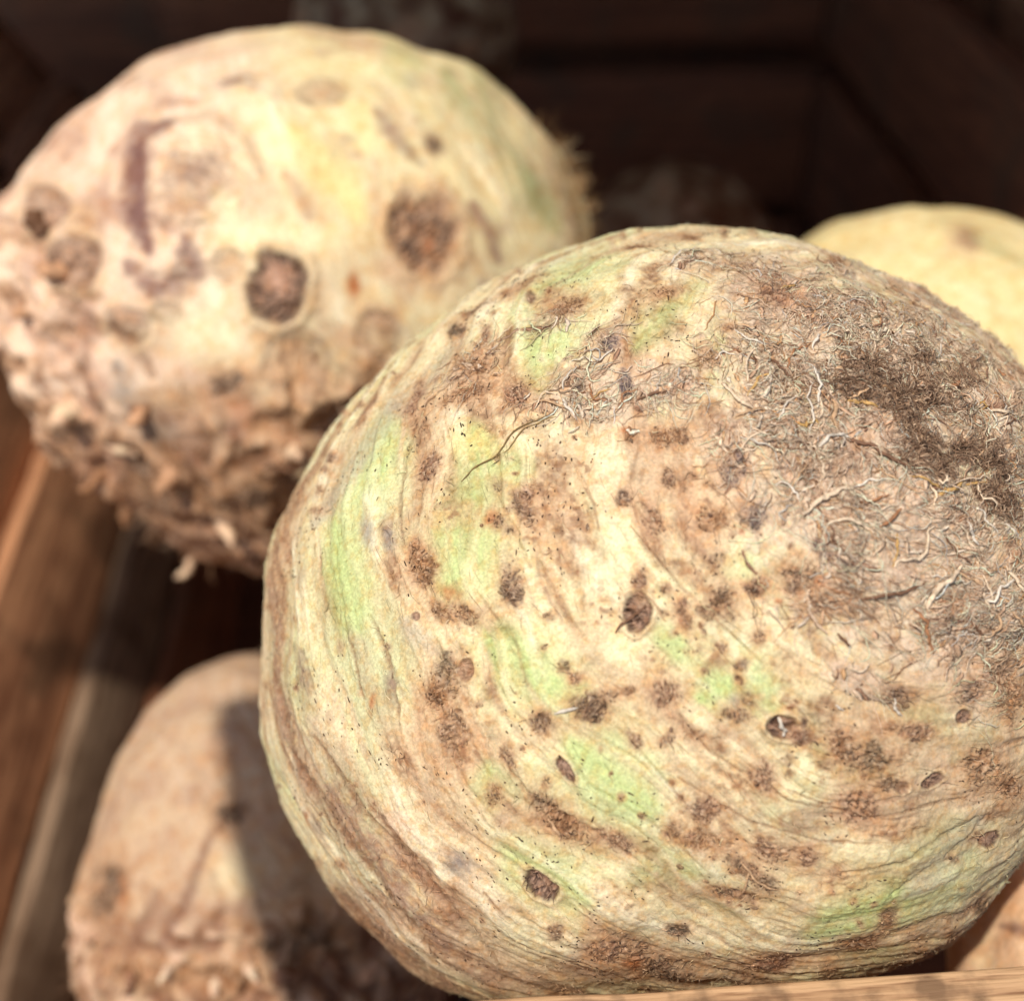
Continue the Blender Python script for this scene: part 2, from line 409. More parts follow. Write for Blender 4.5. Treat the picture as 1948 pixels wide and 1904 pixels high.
        if kind == 'crater':
            r = r - .22 * A - .22 * B
            s.paint(i, HALO, (1 - ss(.9, 1.7, r)) * .35 * k)
            ins = 1 - ss(.80, 1.0, r)
            s.paint(i, lin((148, 116, 94)), ins * k)
            s.paint(i, lin((86, 62, 50)), ins * ss(.25, .75, 1 - F1) * k)
            s.paint(i, lin((186, 150, 124)), ins * ss(.55, .95, F2) * .7 * k)
            ring = np.exp(-((r - .94) / .13) ** 2)
            s.paint(i, lin((84, 58, 46)), ring * (.55 + .4 * F2) * k)
            lip = np.exp(-((r - 1.18) / .16) ** 2); s.paint(i, lin((226, 202, 160)), lip * .5 * k)
            sz = min(size, 45)
            H[i] += k * mm * sz * (-.34 * ins + .17 * lip + ins * .22 * F1 + ins * .12 * F2)
            return
        s.marks.append((i, r, k, size)) if i.size else None
        core, lite, halo_k = SPOTS[kind]
        hl = (1 - ss(.6, 2.3, r)) * k * halo_k
        s.paint(i, HALO, hl * .6); s.paint(i, lin((156, 112, 80)), hl * ss(-.05, .55, B + .5 * F2 - .3) * .75)
        mk = (1 - ss(.2, 1.4, r)) * k
        s.paint(i, lite, mk * .75); mk = (1 - ss(.45, 1.1, r)) * k; s.paint(i, core, mk * ss(.15, .85, 1.1 - F2 - .5 * A - .3 * B) * .95)
        s.paint(i, lin((224, 192, 158)), mk * ss(.75, 1.0, F1) * .55)
        H[i] += mk * mm * min(size, 40) * (.08 * F1 + .17 * F2 + .10 * B - .10)
    def finish(s, name, mat):
        pos = s.base + s.n * s.h[:, None]
        na, nr = s.na, s.nr
        idx = 1 + np.arange(nr * na).reshape(nr, na); nx = np.roll(idx, -1, 1)
        quads = np.stack([idx[:-1], idx[1:], nx[1:], nx[:-1]], -1).reshape(-1, 4)
        last = 1 + nr * na
        tr = np.concatenate([np.stack([np.zeros(na, int), idx[0], nx[0]], 1), np.stack([np.full(na, last), nx[-1], idx[-1]], 1)])
        s.pos = pos
        me = grid_mesh(name, pos - s.C, quads, np.clip(s.col, .004, .95), tris=tr)
        vn = np.empty(len(pos) * 3, np.float32); me.vertex_normals.foreach_get('vector', vn); s.vn = vn.reshape(-1, 3)
        me.materials.append(mat)
        o = bpy.data.objects.new(name, me); COL.objects.link(o); o.location = s.C
        s.ob = o
        return o
    def surf(s, Q):
        """positions and normals on the surface under points near it"""
        l = Q - s.C; a, b, c = l @ s.e1, l @ s.e2, l @ s.e3
        P = np.mod(np.arctan2(b, a), 2 * math.pi); T = np.arctan2(np.hypot(a, b) / s.rad(P), c / s.Rz)
        ri = np.clip(np.searchsorted(s.t, T), 0, s.nr - 1); pi = np.round(P / (2 * math.pi) * s.na).astype(int) % s.na
        i = 1 + ri * s.na + pi
        return s.pos[i], s.vn[i], i

HALO = lin((208, 164, 122))
SOFT = {'green': (lin((188, 203, 130)), -.8), 'cream': (lin((246, 230, 184)), .2), 'grey': (lin((176, 162, 142)), .1), 'white': (lin((250, 240, 220)), .2),
        'pink': (lin((222, 178, 150)), 0), 'yellow': (lin((238, 218, 140)), 0), 'olive': (lin((176, 174, 122)), -.1), 'orange': (lin((178, 104, 52)), -.1),
        'brownband': (lin((164, 128, 104)), .1), 'tan': (lin((202, 168, 132)), .1), 'slate': (lin((148, 134, 122)), -.1), 'plum': (lin((122, 84, 76)), .0), 'mauve': (lin((140, 108, 92)), -.1)}
SPOTS = {'purple': (lin((76, 54, 46)), lin((166, 126, 96)), 1.0), 'brown': (lin((108, 72, 46)), lin((184, 136, 96)), 1.0),
         'red': (lin((118, 82, 62)), lin((178, 136, 108)), .9), 'dark': (lin((46, 33, 26)), lin((104, 76, 60)), 1.0), 'blue': (lin((66, 56, 64)), lin((148, 124, 114)), .6)}

# ------------------------------------------------------------------ fibres
class Strands:
    def __init__(s): s.V = []; s.Q = []; s.Cc = []; s.n = 0
    def add(s, pts, wid, col, side=None, flat=.45, nb=4):
        """a thin tapering strand along pts"""
        pts = np.asarray(pts, float); k = len(pts)
        tg = np.gradient(pts, axis=0); tg /= np.linalg.norm(tg, axis=1)[:, None] + 1e-12
        ref = np.array(side if side is not None else [0, 0, 1.0]); a = np.cross(tg, ref); a /= np.linalg.norm(a, axis=1)[:, None] + 1e-9
        b = np.cross(a, tg)
        wid = np.asarray(wid, float) * np.ones(k)
        ang = np.arange(nb) * 2 * math.pi / nb
        R = pts[:, None, :] + wid[:, None, None] * (np.cos(ang)[None, :, None] * a[:, None, :] + flat * np.sin(ang)[None, :, None] * b[:, None, :])
        s.V.append(R.reshape(-1, 3))
        i = s.n + np.arange(k * nb).reshape(k, nb); j = np.roll(i, -1, 1)
        s.Q.append(np.stack([i[:-1], j[:-1], j[1:], i[1:]], -1).reshape(-1, 4))
        col = np.asarray(col, np.float32)
        s.Cc.append(np.repeat(col if col.ndim == 2 else np.tile(col, (k, 1)), nb, axis=0)); s.n += k * nb
    def build(s, name, parent, origin, mat=None, kind=None, label=None):
        V = np.concatenate(s.V) - origin
        me = grid_mesh(name, V, np.concatenate(s.Q), np.concatenate(s.Cc)); me.materials.append(mat or FIBRE)
        o = bpy.data.objects.new(name, me); COL.objects.link(o); o.parent = parent
        if kind: o['kind'] = kind
        if label: o['label'] = label
        return o

def crawl(rt, i0, heading, steps, step, curl, lift, rng, bend=0.0):
    """a path that wanders over the surface from vertex i0"""
    p = rt.pos[i0].copy(); nrm = rt.vn[i0]
    h = heading - nrm * heading.dot(nrm); h /= np.linalg.norm(h) + 1e-9
    out = []; kk = bend
    for j in range(steps):
        out.append(p + nrm * lift[j])
        kk = kk * .8 + rng.normal() * curl
        sd = np.cross(nrm, h); h = h * math.cos(kk) + sd * math.sin(kk)
        p = p + h * step
        P, Nn, _ = rt.surf(p[None]); p = P[0]; nrm = Nn[0]
        h = h - nrm * h.dot(nrm); h /= np.linalg.norm(h) + 1e-9
    return np.array(out)

def drawn(rt, pts, wd, col, lift=6.0, n=26, arch=1.0, seed=0):
    """one large strand along points seen in the picture, lying on the surface"""
    pts = np.array(pts, float); d = np.concatenate([[0], np.cumsum(np.linalg.norm(np.diff(pts, axis=0), axis=1))])
    n = max(6, min(n, int(d[-1] / 5) + 5))
    u = np.linspace(0, d[-1], n); rng = np.random.default_rng(seed)
    x = np.interp(u, d, pts[:, 0]); y = np.interp(u, d, pts[:, 1])
    for q in (x, y):                                        # round the corners
        q[1:-1] = (q[:-2] + 2 * q[1:-1] + q[2:]) / 4
    x += rng.normal(size=n) * .5; y += rng.normal(size=n) * .5
    P = []; mm = rt.R / 770.
    for k in range(n):
        i = rt.at(x[k], y[k]); a = math.sin(math.pi * k / (n - 1))
        P.append(rt.pos[i] + rt.vn[i] * mm * (wd * .25 + lift * a * arch + rng.normal() * .3))
    P = np.array(P); P[1:-1] = (P[:-2] + 2 * P[1:-1] + P[2:]) / 4
    ws = wd * .5 * mm * (.35 + .65 * np.sin(np.linspace(.25, math.pi - .12, n)) ** .7) * (1 + .18 * rng.normal(size=n))
    cc = np.array(col, np.float32) * (1 + .12 * rng.normal(size=(n, 1))).astype(np.float32)
    st = Strands(); st.add(P, ws, np.clip(cc, .005, .95), side=rt.e3, flat=.25, nb=5)
    return st


# ------------------------------------------------------------------ the large celeriac in front
def skin_base(rt, warm=.5, streak=1.0, seed=0, relief=1.0):
    """growth rings and streaks round the pole: cream skin, tan streaks, thin brown lines"""
    q = rt.q; k = rt.pxs; n = len(q)
    allv = np.arange(n)
    rt.strk = rt.flow(24, 2.4, 25) + .5 * rt.flow(60, 5, 26)
    rt.col[:] = lin((238, 219, 172))
    lo = fbm(q * 2.6, 3, 11 + seed); lo2 = fbm(q * 5.0, 3, 14 + seed)
    rt.paint(allv, lin((224, 196, 160)), ss(.05, .6, lo + warm * .3) * .85)
    rt.paint(allv, lin((236, 220, 168)), ss(.05, .5, lo2) * .5)
    s1 = rt.flow(15, 1.7, 20) + .5 * rt.flow(34, 3.0, 21)
    s2 = rt.flow(70, 5.0, 22) + .5 * rt.flow(150, 9.0, 23)
    s3 = rt.flow(26, 2.4, 24)
    rt.paint(allv, lin((196, 162, 126)), ss(.12, .7, s1) * .75 * streak)
    rt.paint(allv, lin((250, 236, 200)), ss(.12, .6, -s1) * .8)
    rt.paint(allv, lin((166, 132, 104)), ss(.25, .8, s2 + .35 * s1 - .1 + .3 * rt.NA) * .55 * streak)
    line = ss(.90, 1.0, 1 - np.abs(s3) * 1.5) * ss(-.05, .3, lo2 + .4 * rt.NA)
    rt.paint(allv, lin((130, 100, 76)), line * .6 * streak)
    mm = rt.R / 770.
    rt.h += mm * relief * (6.0 * s1 * -1 + 1.5 * s2 * -1 - 3.0 * line + 14 * lo2)
    return s1, s2

def main_root():
    limb = [(490, 1180), (500, 1050), (552, 940), (600, 860), (650, 783), (740, 690), (830, 612), (900, 562), (1000, 505), (1100, 465), (1200, 442),
            (1300, 433), (1400, 440), (1480, 452), (1560, 474), (1650, 511), (1750, 562), (1850, 622), (1948, 700), (2040, 830), (2090, 980), (2105, 1150),
            (2090, 1300), (2040, 1470), (1990, 1570), (1948, 1640), (1900, 1705), (1850, 1765), (1800, 1812), (1750, 1835), (1600, 1858), (1400, 1882),
            (1200, 1905), (1000, 1925), (880, 1912), (780, 1872), (710, 1805), (640, 1720), (583, 1639), (530, 1560), (505, 1500), (490, 1400), (489, 1290)]
    rt = Root((1300, 1165), .22, limb, 1300, 490, 40, depth=.92, seed=1, pole=(1800, 800))
    s1, s2 = skin_base(rt)
    S, T = rt.spot, rt.stroke
    allv = np.arange(len(rt.q)); mm = rt.R / 770.
    # dried brown scurf in clumps drawn out along the rings, and a faint greenish cast over much of the skin
    gz = fbm(rt.q * 3.1, 2, 51) + .35 * rt.strk
    rt.paint(allv, lin((206, 213, 156)), ss(-.15, .45, gz) * .6)
    st0 = fbm(rt.q * 3.4, 3, 61) + .45 * rt.strk + .22 * ss(1000, 1800, rt.PY) + .12 * ss(1000, 1900, rt.PX)
    rt.paint(allv, lin((212, 174, 138)), ss(-.12, .6, st0) * .55)
    rt.paint(allv, lin((170, 136, 106)), ss(.25, .9, st0 + .3 * rt.NA) * .5)
    bl = rt.flow(9, 3.2, 52) + .6 * rt.flow(24, 8, 53) + .35 * rt.NA
    tex = np.clip(.55 + .9 * noise(rt.q * 60, 54) + .6 * noise(rt.q * 130, 55), 0, 1)
    scurf = ss(.22, .7, bl) * tex
    rt.paint(allv, lin((190, 148, 110)), ss(.05, .65, bl) * .65)
    rt.paint(allv, lin((136, 98, 70)), scurf * .75)
    rt.h += mm * scurf * 3.5 * noise(rt.q * 90, 56)
    fl = noise(rt.q * 45, 57) + .5 * rt.flow(90, 14, 58)
    rt.paint(allv, lin((170, 130, 102)), ss(.35, .8, fl) * ss(-.1, .5, lo_ := fbm(rt.q * 4.2, 2, 59)) * .6)
    # the lower left flank: broad brown folds that run with the outline
    for pts, wd, k in (([(530, 1330), (575, 1450), (660, 1560), (760, 1690), (850, 1800)], 42, .75), ([(560, 1230), (600, 1400), (700, 1530), (800, 1650), (900, 1790)], 26, .55),
                       ([(620, 1500), (700, 1600), (780, 1720)], 30, .7), ([(650, 1680), (750, 1790), (860, 1880)], 40, .7), ([(800, 1740), (930, 1850), (1100, 1890)], 34, .6),
                       ([(510, 1100), (530, 1250), (545, 1400)], 26, .5), ([(660, 1180), (700, 1300), (740, 1420), (840, 1540)], 24, .45),
                       ([(1130, 1600), (1300, 1690), (1480, 1740)], 30, .35), ([(1500, 1780), (1650, 1750), (1800, 1690)], 30, .5), ([(1480, 1560), (1640, 1540), (1800, 1490)], 40, .55),
                       ([(1360, 1540), (1480, 1570), (1600, 1600)], 34, .45), ([(1700, 1830), (1800, 1760), (1900, 1640)], 24, .4), ([(1100, 1850), (1300, 1850), (1500, 1830)], 40, .5)):
        T(pts, wd, 'brownband', k)
    for pts, wd in (([(548, 1420), (640, 1555), (740, 1690), (840, 1820)], 9), ([(600, 1400), (690, 1540), (800, 1660)], 7), ([(640, 1690), (760, 1820)], 8), ([(520, 1260), (560, 1440), (650, 1600)], 7),
                    ([(700, 1530), (790, 1640), (870, 1750), (950, 1840)], 8), ([(955, 1440), (1000, 1510), (1100, 1570), (1220, 1640)], 10), ([(1060, 1400), (1120, 1490), (1240, 1560), (1350, 1660)], 5),
                    ([(1160, 1370), (1240, 1450), (1330, 1560)], 4), ([(1290, 1360), (1350, 1430), (1500, 1520), (1620, 1545)], 4), ([(950, 860), (952, 950), (980, 1010), (1010, 1080)], 6),
                    ([(1003, 850), (1000, 930)], 3.5), ([(1090, 880), (1130, 960), (1140, 1010)], 5), ([(1020, 1060), (1060, 1150), (1110, 1220)], 5), ([(770, 850), (760, 940), (765, 1040)], 6),
                    ([(830, 745), (790, 800), (770, 870)], 5), ([(1200, 1000), (1300, 1120), (1450, 1260)], 4), ([(905, 1120), (960, 1200), (1010, 1260)], 4), ([(700, 1170), (740, 1270), (760, 1380)], 6),
                    ([(920, 1700), (1000, 1770), (1100, 1800)], 5), ([(1600, 1660), (1720, 1640), (1860, 1560)], 6), ([(1500, 1500), (1650, 1560), (1850, 1520)], 5), ([(640, 1040), (655, 1180), (690, 1330)], 6),
                    ([(1390, 1690), (1440, 1715), (1500, 1720)], 9), ([(1840, 1790), (1900, 1700)], 9), ([(1290, 1480), (1420, 1560), (1560, 1600), (1700, 1600)], 4), ([(1690, 1700), (1800, 1640), (1880, 1560)], 6)):
        T(pts, wd, 'groove', .8)
    # green skin
    for pts, wd, k in (([(865, 990), (880, 1060), (850, 1120)], 85, .85), ([(755, 800), (745, 860), (700, 930)], 24, .7), ([(905, 820), (915, 900), (910, 960)], 30, .7), ([(990, 850), (985, 920)], 22, .7),
                       ([(640, 1000), (650, 1090), (680, 1190)], 38, .7), ([(920, 1210), (1000, 1270), (1090, 1310)], 60, .8), ([(1330, 1330), (1400, 1300), (1470, 1340)], 38, 1.0),
                       ([(1250, 1220), (1290, 1250)], 40, .75), ([(1090, 1420), (1160, 1490), (1240, 1540)], 42, .9), ([(1050, 620), (1030, 690)], 34, .75), ([(1210, 660), (1270, 590), (1340, 545)], 26, .6),
                       ([(1560, 1760), (1650, 1730), (1720, 1690)], 48, .7), ([(1080, 1250), (1110, 1330)], 26, .6), ([(1350, 1080), (1440, 1130)], 40, .55), ([(930, 1450), (940, 1530)], 30, .7),
                       ([(960, 1610), (1050, 1660), (1120, 1710)], 34, .6), ([(1000, 560), (1100, 520), (1200, 505)], 24, .5), ([(1140, 1640), (1240, 1660)], 40, .5), ([(1600, 1465), (1690, 1470)], 34, .5),
                       ([(1450, 1225), (1540, 1290)], 30, .45), ([(1680, 1330), (1800, 1390)], 28, .4), ([(800, 1200), (840, 1250)], 24, .4)):
        T(pts, wd * 1.55, 'green', k)
    for pts, wd, k in (([(730, 800), (650, 1000), (650, 1200)], 62, .6), ([(905, 820), (900, 1000), (855, 1150)], 70, .6), ([(890, 1190), (1090, 1330), (1250, 1490)], 80, .55), ([(1540, 1780), (1740, 1720), (1880, 1600)], 80, .5),
                       ([(1060, 620), (1000, 760)], 46, .55), ([(1140, 1640), (1320, 1660)], 56, .5), ([(1260, 1200), (1420, 1310), (1560, 1430)], 70, .5), ([(1420, 1060), (1530, 1180)], 40, .4), ([(560, 1200), (600, 1350)], 30, .3), ([(960, 1640), (1100, 1760)], 60, .45)):
        T(pts, wd, 'green', k)
    S(1060, 1310, 28, 16, 10, 'green', .8)
    for pts, wd, k in (([(1150, 1780), (1300, 1760), (1500, 1690)], 90, .35), ([(1700, 1640), (1850, 1570)], 60, .45), ([(1820, 1450), (1900, 1380)], 40, .35), ([(1300, 1650), (1420, 1700)], 60, .35), ([(960, 1780), (1080, 1790)], 60, .35),
                       ([(1400, 1440), (1550, 1500)], 60, .3)):
        T(pts, wd, 'olive', k)
    for pts, wd, k in (([(600, 1000), (740, 790), (880, 640)], 26, .5), ([(1720, 1700), (1800, 1640), (1870, 1560)], 40, .45), ([(760, 1180), (830, 1240)], 30, .5)):
        T(pts, wd, 'grey', k)
    # bare cream folds near the top
    for pts, wd, k in (([(1480, 1016), (1535, 1057), (1587, 1095), (1640, 1122), (1680, 1132)], 20, 1.0), ([(1328, 870), (1346, 945), (1392, 1003), (1440, 1050)], 24, .8), ([(1415, 1133), (1467, 1178), (1518, 1229), (1580, 1290)], 26, 1.0),
                       ([(1215, 960), (1290, 1050), (1400, 1140)], 22, .6), ([(1170, 800), (1190, 900)], 20, .5), ([(1000, 1150), (1030, 1100)], 18, .5), ([(1090, 1170), (1080, 1100)], 10, .6),
                       ([(840, 660), (760, 740)], 14, .5), ([(1500, 500), (1640, 560), (1750, 640)], 16, .5), ([(950, 800), (1020, 830), (1090, 820)], 55, .5), ([(1180, 1060), (1240, 1110)], 40, .6)):
        T(pts, wd, 'ridge', k)
    S(1170, 1240, 90, 60, 20, 'cream', .5); S(1120, 870, 70, 50, 60, 'cream', .5); S(860, 1190, 60, 40, 30, 'cream', .6); S(1000, 1780, 120, 60, 5, 'cream', .5); S(1180, 1640, 40, 30, 0, 'cream', .6)
    S(1490, 1450, 70, 40, 10, 'cream', .5); S(900, 840, 60, 40, 0, 'yellow', .5); S(760, 1560, 60, 26, 40, 'pink', .5); S(620, 1640, 60, 30, 55, 'cream', .5); S(560, 1580, 30, 60, -30, 'cream', .5)
    # the fibrous brown shoulder round the crown
    for x, y, rx, ry, a, k in ((1690, 800, 370, 280, 20, .9), (1560, 600, 200, 90, 25, .75), (1720, 1020, 300, 220, 0, .85), (1850, 1160, 170, 160, 0, .85), (1480, 700, 160, 130, 10, .8), (1130, 740, 95, 70, 30, .8),
                               (1255, 730, 110, 48, 0, .85), (1420, 570, 80, 50, 20, .7), (1640, 1290, 70, 40, 15, .7), (1390, 840, 70, 60, 0, .5), (900, 700, 70, 40, -40, .6), (1050, 610, 70, 26, -25, .5),
                               (1150, 660, 50, 40, 0, .6), (1800, 1250, 120, 60, 0, .5), (1500, 960, 70, 60, 0, .45), (1880, 1300, 70, 80, 0, .5), (1010, 760, 50, 22, 20, .6), (1900, 760, 90, 140, 0, .6), (1330, 500, 90, 26, -5, .4)):
        S(x, y, rx, ry, a, 'fuzz', k)
    for x, y, rx, ry, a, k in ((1745, 765, 120, 46, 34, .75), (1785, 805, 75, 60, 32, 1.0), (1835, 860, 95, 48, 34, .9), (1690, 715, 80, 34, 15, .5), (1740, 700, 80, 34, 10, .45), (1850, 925, 66, 30, 20, .7), (1600, 735, 80, 22, 24, .4), (1760, 890, 70, 26, 30, .4), (1900, 965, 50, 36, 20, .4), (1800, 720, 60, 50, 0, .35)):
        S(x, y, rx, ry, a, 'tuft', k)
    isl = np.clip(.62 + 1.5 * noise(rt.q * 8.5, 33) + .7 * noise(rt.q * 21, 34), .3, 1)
    FZ = np.clip(rt.FZ + .30 * rt.NA * (rt.FZ > .05) + .2 * rt.NB * (rt.FZ > .05), 0, 1) * isl
    e = noise(rt.q * 26, 41); e2 = noise(rt.q * 62, 42)
    rt.paint(allv, lin((222, 194, 166)), rt.FZ * .8)
    rt.paint(allv, lin((226, 208, 178)), rt.FZ * ss(.15, .55, noise(rt.q * 11, 46)) * .7)
    rt.paint(allv, lin((202, 168, 140)), FZ * .8)
    rt.paint(allv, lin((142, 106, 82)), .8 * FZ * ss(.1, .65, e + .6 * e2) * .85)
    rt.paint(allv, lin((228, 200, 168)), FZ * ss(.10, .5, -e + .5 * e2) * .8)
    rt.paint(allv, lin((104, 76, 58)), FZ * ss(.4, .85, 1 - rt.F2) * .7)
    rt.paint(allv, lin((232, 208, 178)), FZ * ss(.62, .95, rt.F1) * .5)
    rt.paint(allv, lin((196, 128, 78)), FZ * ss(.35, .6, noise(rt.q * 20, 44)) * .5)
    TF = np.clip(rt.TF * np.clip(.45 + 1.7 * noise(rt.q * 9, 47) + .9 * noise(rt.q * 24, 48), 0, 1.2), 0, 1); rt.TF = TF
    rt.paint(allv, lin((122, 90, 68)), ss(.02, .5, TF) * .8)
    rt.paint(allv, lin((66, 47, 36)), ss(.55, 1, TF) * (.6 + .4 * rt.F2))
    rt.h += mm * (FZ * (5 * rt.F1 + 4 * rt.F2 + 12 * e + 4) + rt.TF * (-16 + 10 * rt.F1 + 14 * e))
    # scars and root marks
    for a in ((1213, 1165, 27, 38, 5), (1490, 1383, 29, 24, 10), (885, 1275, 16, 22, 0), (788, 1172, 9, 9, 0), (1830, 1362, 15, 15, 0), (1028, 1685, 40, 22, 38), (1715, 1497, 15, 14, 0), (1780, 1487, 24, 13, -25),
              (1075, 1462, 12, 30, -32), (1440, 1118, 10, 13, 0), (1885, 1597, 20, 11, -35)):
        S(*a, 'crater')
    for a in ((700, 1012, 18, 38, -12, 'grey'), (742, 1022, 16, 34, -14, 'slate'), (870, 1640, 32, 30, 30, 'slate'), (1535, 1625, 36, 30, 0, 'tan')):
        S(*a, .9)
    for x, y, rx, ry, a, kd in ((975, 1110, 22, 42, -14, 'purple'), (1000, 972, 18, 34, -28, 'purple'), (950, 990, 15, 16, 0, 'purple'), (845, 1300, 30, 50, 10, 'dark'), (862, 1395, 30, 52, -10, 'purple'), (820, 1330, 20, 24, 0, 'brown'),
            (1030, 1375, 20, 26, -30, 'purple'), (1130, 1345, 34, 30, 20, 'purple'), (1270, 1320, 30, 24, 20, 'red'), (970, 1443, 13, 26, -20, 'purple'), (1040, 1535, 40, 30, 45, 'dark'), (1085, 1580, 46, 24, 30, 'brown'), (1170, 1600, 40, 18, 25, 'red'),
            (1240, 990, 20, 30, -20, 'red'), (1272, 912, 14, 20, 0, 'purple'), (1200, 835, 13, 16, 0, 'brown'), (1385, 898, 20, 24, -30, 'blue'), (1410, 880, 9, 24, -10, 'blue'), (1370, 1150, 30, 32, -10, 'purple'), (1440, 1115, 18, 18, 0, 'purple'),
            (1552, 1046, 13, 15, 0, 'blue'), (1430, 985, 28, 20, 20, 'blue'), (1515, 1095, 34, 26, 30, 'purple'), (815, 888, 22, 30, 20, 'red'), (795, 1050, 18, 22, 0, 'red'), (862, 1165, 44, 22, 10, 'brown'), (800, 1080, 26, 34, 30, 'brown'),
            (1190, 725, 12, 22, 0, 'blue'), (1160, 657, 22, 14, 0, 'blue'), (985, 748, 24, 26, 0, 'red'), (905, 690, 34, 30, 0, 'brown'), (880, 752, 46, 14, -22, 'brown'), (785, 760, 12, 34, 20, 'red'), (1080, 578, 34, 20, 0, 'brown'), (868, 626, 16, 11, -30, 'dark'),
            (905, 592, 24, 6, -30, 'dark'), (1445, 1480, 28, 28, 0, 'red'), (1345, 1540, 34, 24, 0, 'red'), (1340, 1600, 50, 20, 10, 'brown'), (1430, 1660, 52, 14, 32, 'dark'), (1470, 1620, 40, 22, 10, 'red'), (1535, 1628, 24, 18, 0, 'red'), (1390, 1700, 46, 13, 8, 'purple'),
            (1290, 1772, 20, 10, 0, 'dark'), (1190, 1790, 50, 18, 20, 'dark'), (1255, 1835, 56, 22, 14, 'dark'), (1150, 1800, 30, 22, 0, 'red'), (1470, 1826, 44, 15, 0, 'red'), (1660, 1450, 40, 36, 30, 'dark'), (1690, 1490, 24, 18, 0, 'dark'), (1630, 1530, 40, 30, 20, 'red'), (1600, 1420, 30, 24, 20, 'brown'),
            (1710, 1330, 28, 20, 0, 'purple'), (1840, 1312, 22, 20, 0, 'blue'), (1920, 1330, 26, 40, 0, 'brown'), (1750, 1392, 34, 20, 0, 'red'), (1880, 1462, 40, 36, 0, 'brown'), (1930, 1500, 26, 20, 0, 'brown'), (1690, 1750, 12, 24, 30, 'dark'), (1640, 1790, 40, 14, -15, 'brown'),
            (1870, 1720, 20, 12, -40, 'dark'), (1220, 1100, 14, 20, 0, 'red'), (1350, 990, 30, 24, 0, 'brown'), (1270, 830, 34, 22, 0, 'brown'), (1185, 950, 14, 16, 0, 'purple'), (740, 1300, 14, 44, -8, 'mauve'), (580, 1280, 16, 40, -8, 'mauve'), (605, 1560, 10, 26, -20, 'mauve'),
            (1270, 560, 30, 12, -10, 'brown'), (1480, 560, 30, 14, 0, 'red'), (1590, 500, 16, 8, 20, 'brown'), (1310, 450, 20, 6, 0, 'brown'), (1000, 545, 30, 8, -24, 'brown'), (700, 780, 8, 34, 26, 'brown'), (760, 650, 8, 26, 44, 'brown'), (1210, 470, 26, 5, -8, 'brown'),
            (1130, 1810, 14, 12, 0, 'brown'), (1400, 1360, 26, 18, 20, 'purple'), (1400, 1330, 14, 18, 0, 'slate'), (1690, 1380, 16, 10, 0, 'brown'), (1530, 1400, 24, 14, 0, 'red')):
        S(x, y, rx * 1.15, ry * 1.15, a, kd, .85)
    for x, y, rx, ry, a in ((1085, 965, 76, 46, 20), (1060, 1050, 60, 30, 30), (1135, 1165, 52, 58, 20), (1050, 1110, 28, 46, -20), (1250, 1260, 50, 40, 30), (860, 980, 60, 36, 0), (1110, 900, 30, 60, -20), (1330, 940, 60, 60, 0), (1000, 1010, 40, 30, 0), (1300, 1170, 26, 60, -20),
                            (1500, 1270, 60, 36, 20), (1390, 1480, 60, 40, 20), (900, 1420, 60, 60, 0), (1180, 1700, 60, 30, 20), (1700, 1580, 90, 30, -5), (1500, 1340, 50, 30, 20), (760, 1440, 40, 60, -20), (1600, 1680, 70, 30, -10), (1360, 1250, 60, 30, 30)):
        S(x, y, rx, ry, a, 'freckle', .8)
    for x, y, rx, ry in ((1555, 1108, 12, 13), (1480, 1142, 9, 8), (1410, 1010, 8, 12), (706, 1335, 7, 24), (585, 1550, 8, 18), (1190, 820, 14, 8), (935, 980, 16, 26), (1210, 1830, 26, 20), (860, 1125, 26, 22)):
        S(x, y, rx, ry, 10, 'orange', .75)
    # a scatter of smaller root marks, as many as the skin shows
    rg = np.random.default_rng(5)
    cand = np.nonzero(rt.front & (np.cos(rt.T) > .22))[0]
    for i in rg.choice(cand, 210):
        r = rg.uniform(3.5, 9) if rg.random() < .55 else rg.uniform(9, 20)
        if rt.PX[i] + .5 * rt.PY[i] < 1450 and r > 10: continue
        S(rt.PX[i], rt.PY[i], r, r * rg.uniform(.5, 1.5), rg.uniform(-50, 20), rg.choice(['red', 'brown', 'purple', 'freckle', 'brown', 'tan', 'freckle']), rg.uniform(.4, .85))
    # rows of little root marks that follow the growth rings
    n_ = rt.q / np.linalg.norm(rt.q, axis=1)[:, None]
    for i in rg.choice(cand, 34):
        p = rt.base[i].copy(); k0 = rg.uniform(.35, .8); r0 = rg.uniform(5, 15)
        for j in range(int(rg.integers(3, 8))):
            rad = (p - rt.C) / np.linalg.norm(p - rt.C); dr = np.cross(rt.pole, rad); dr /= np.linalg.norm(dr) + 1e-9
            dr = dr + .22 * rg.normal() * np.cross(rad, dr)
            v = p - CAM; z = v @ FWD; x, y = CX + FPX * (v @ RIGHT) / z, CY - FPX * (v @ UP) / z
            if rad @ rt.e3 > .3:
                r = r0 * rg.uniform(.5, 1.3); S(x, y, r, r * rg.uniform(.6, 1.4), rg.uniform(-50, 20), rg.choice(['brown', 'red', 'purple', 'brown', 'freckle']), k0)
            p = rt.C + rt.R * (rad + dr * rg.uniform(22, 52) / rt.pxs) / np.linalg.norm(rad + dr * 40 / rt.pxs)
    # light crest lines and skin creases that follow the rings
    rt.h += mm * 1.2 * rt.NB
    o = rt.finish('celeriac', SKIN)
    tag(o, 'large sharp celeriac in front with shaggy brown crown, green patches and dark root scars', 'celeriac', 'celeriac roots heaped in the crate')
    return rt, FZ

MR, FZ = main_root()

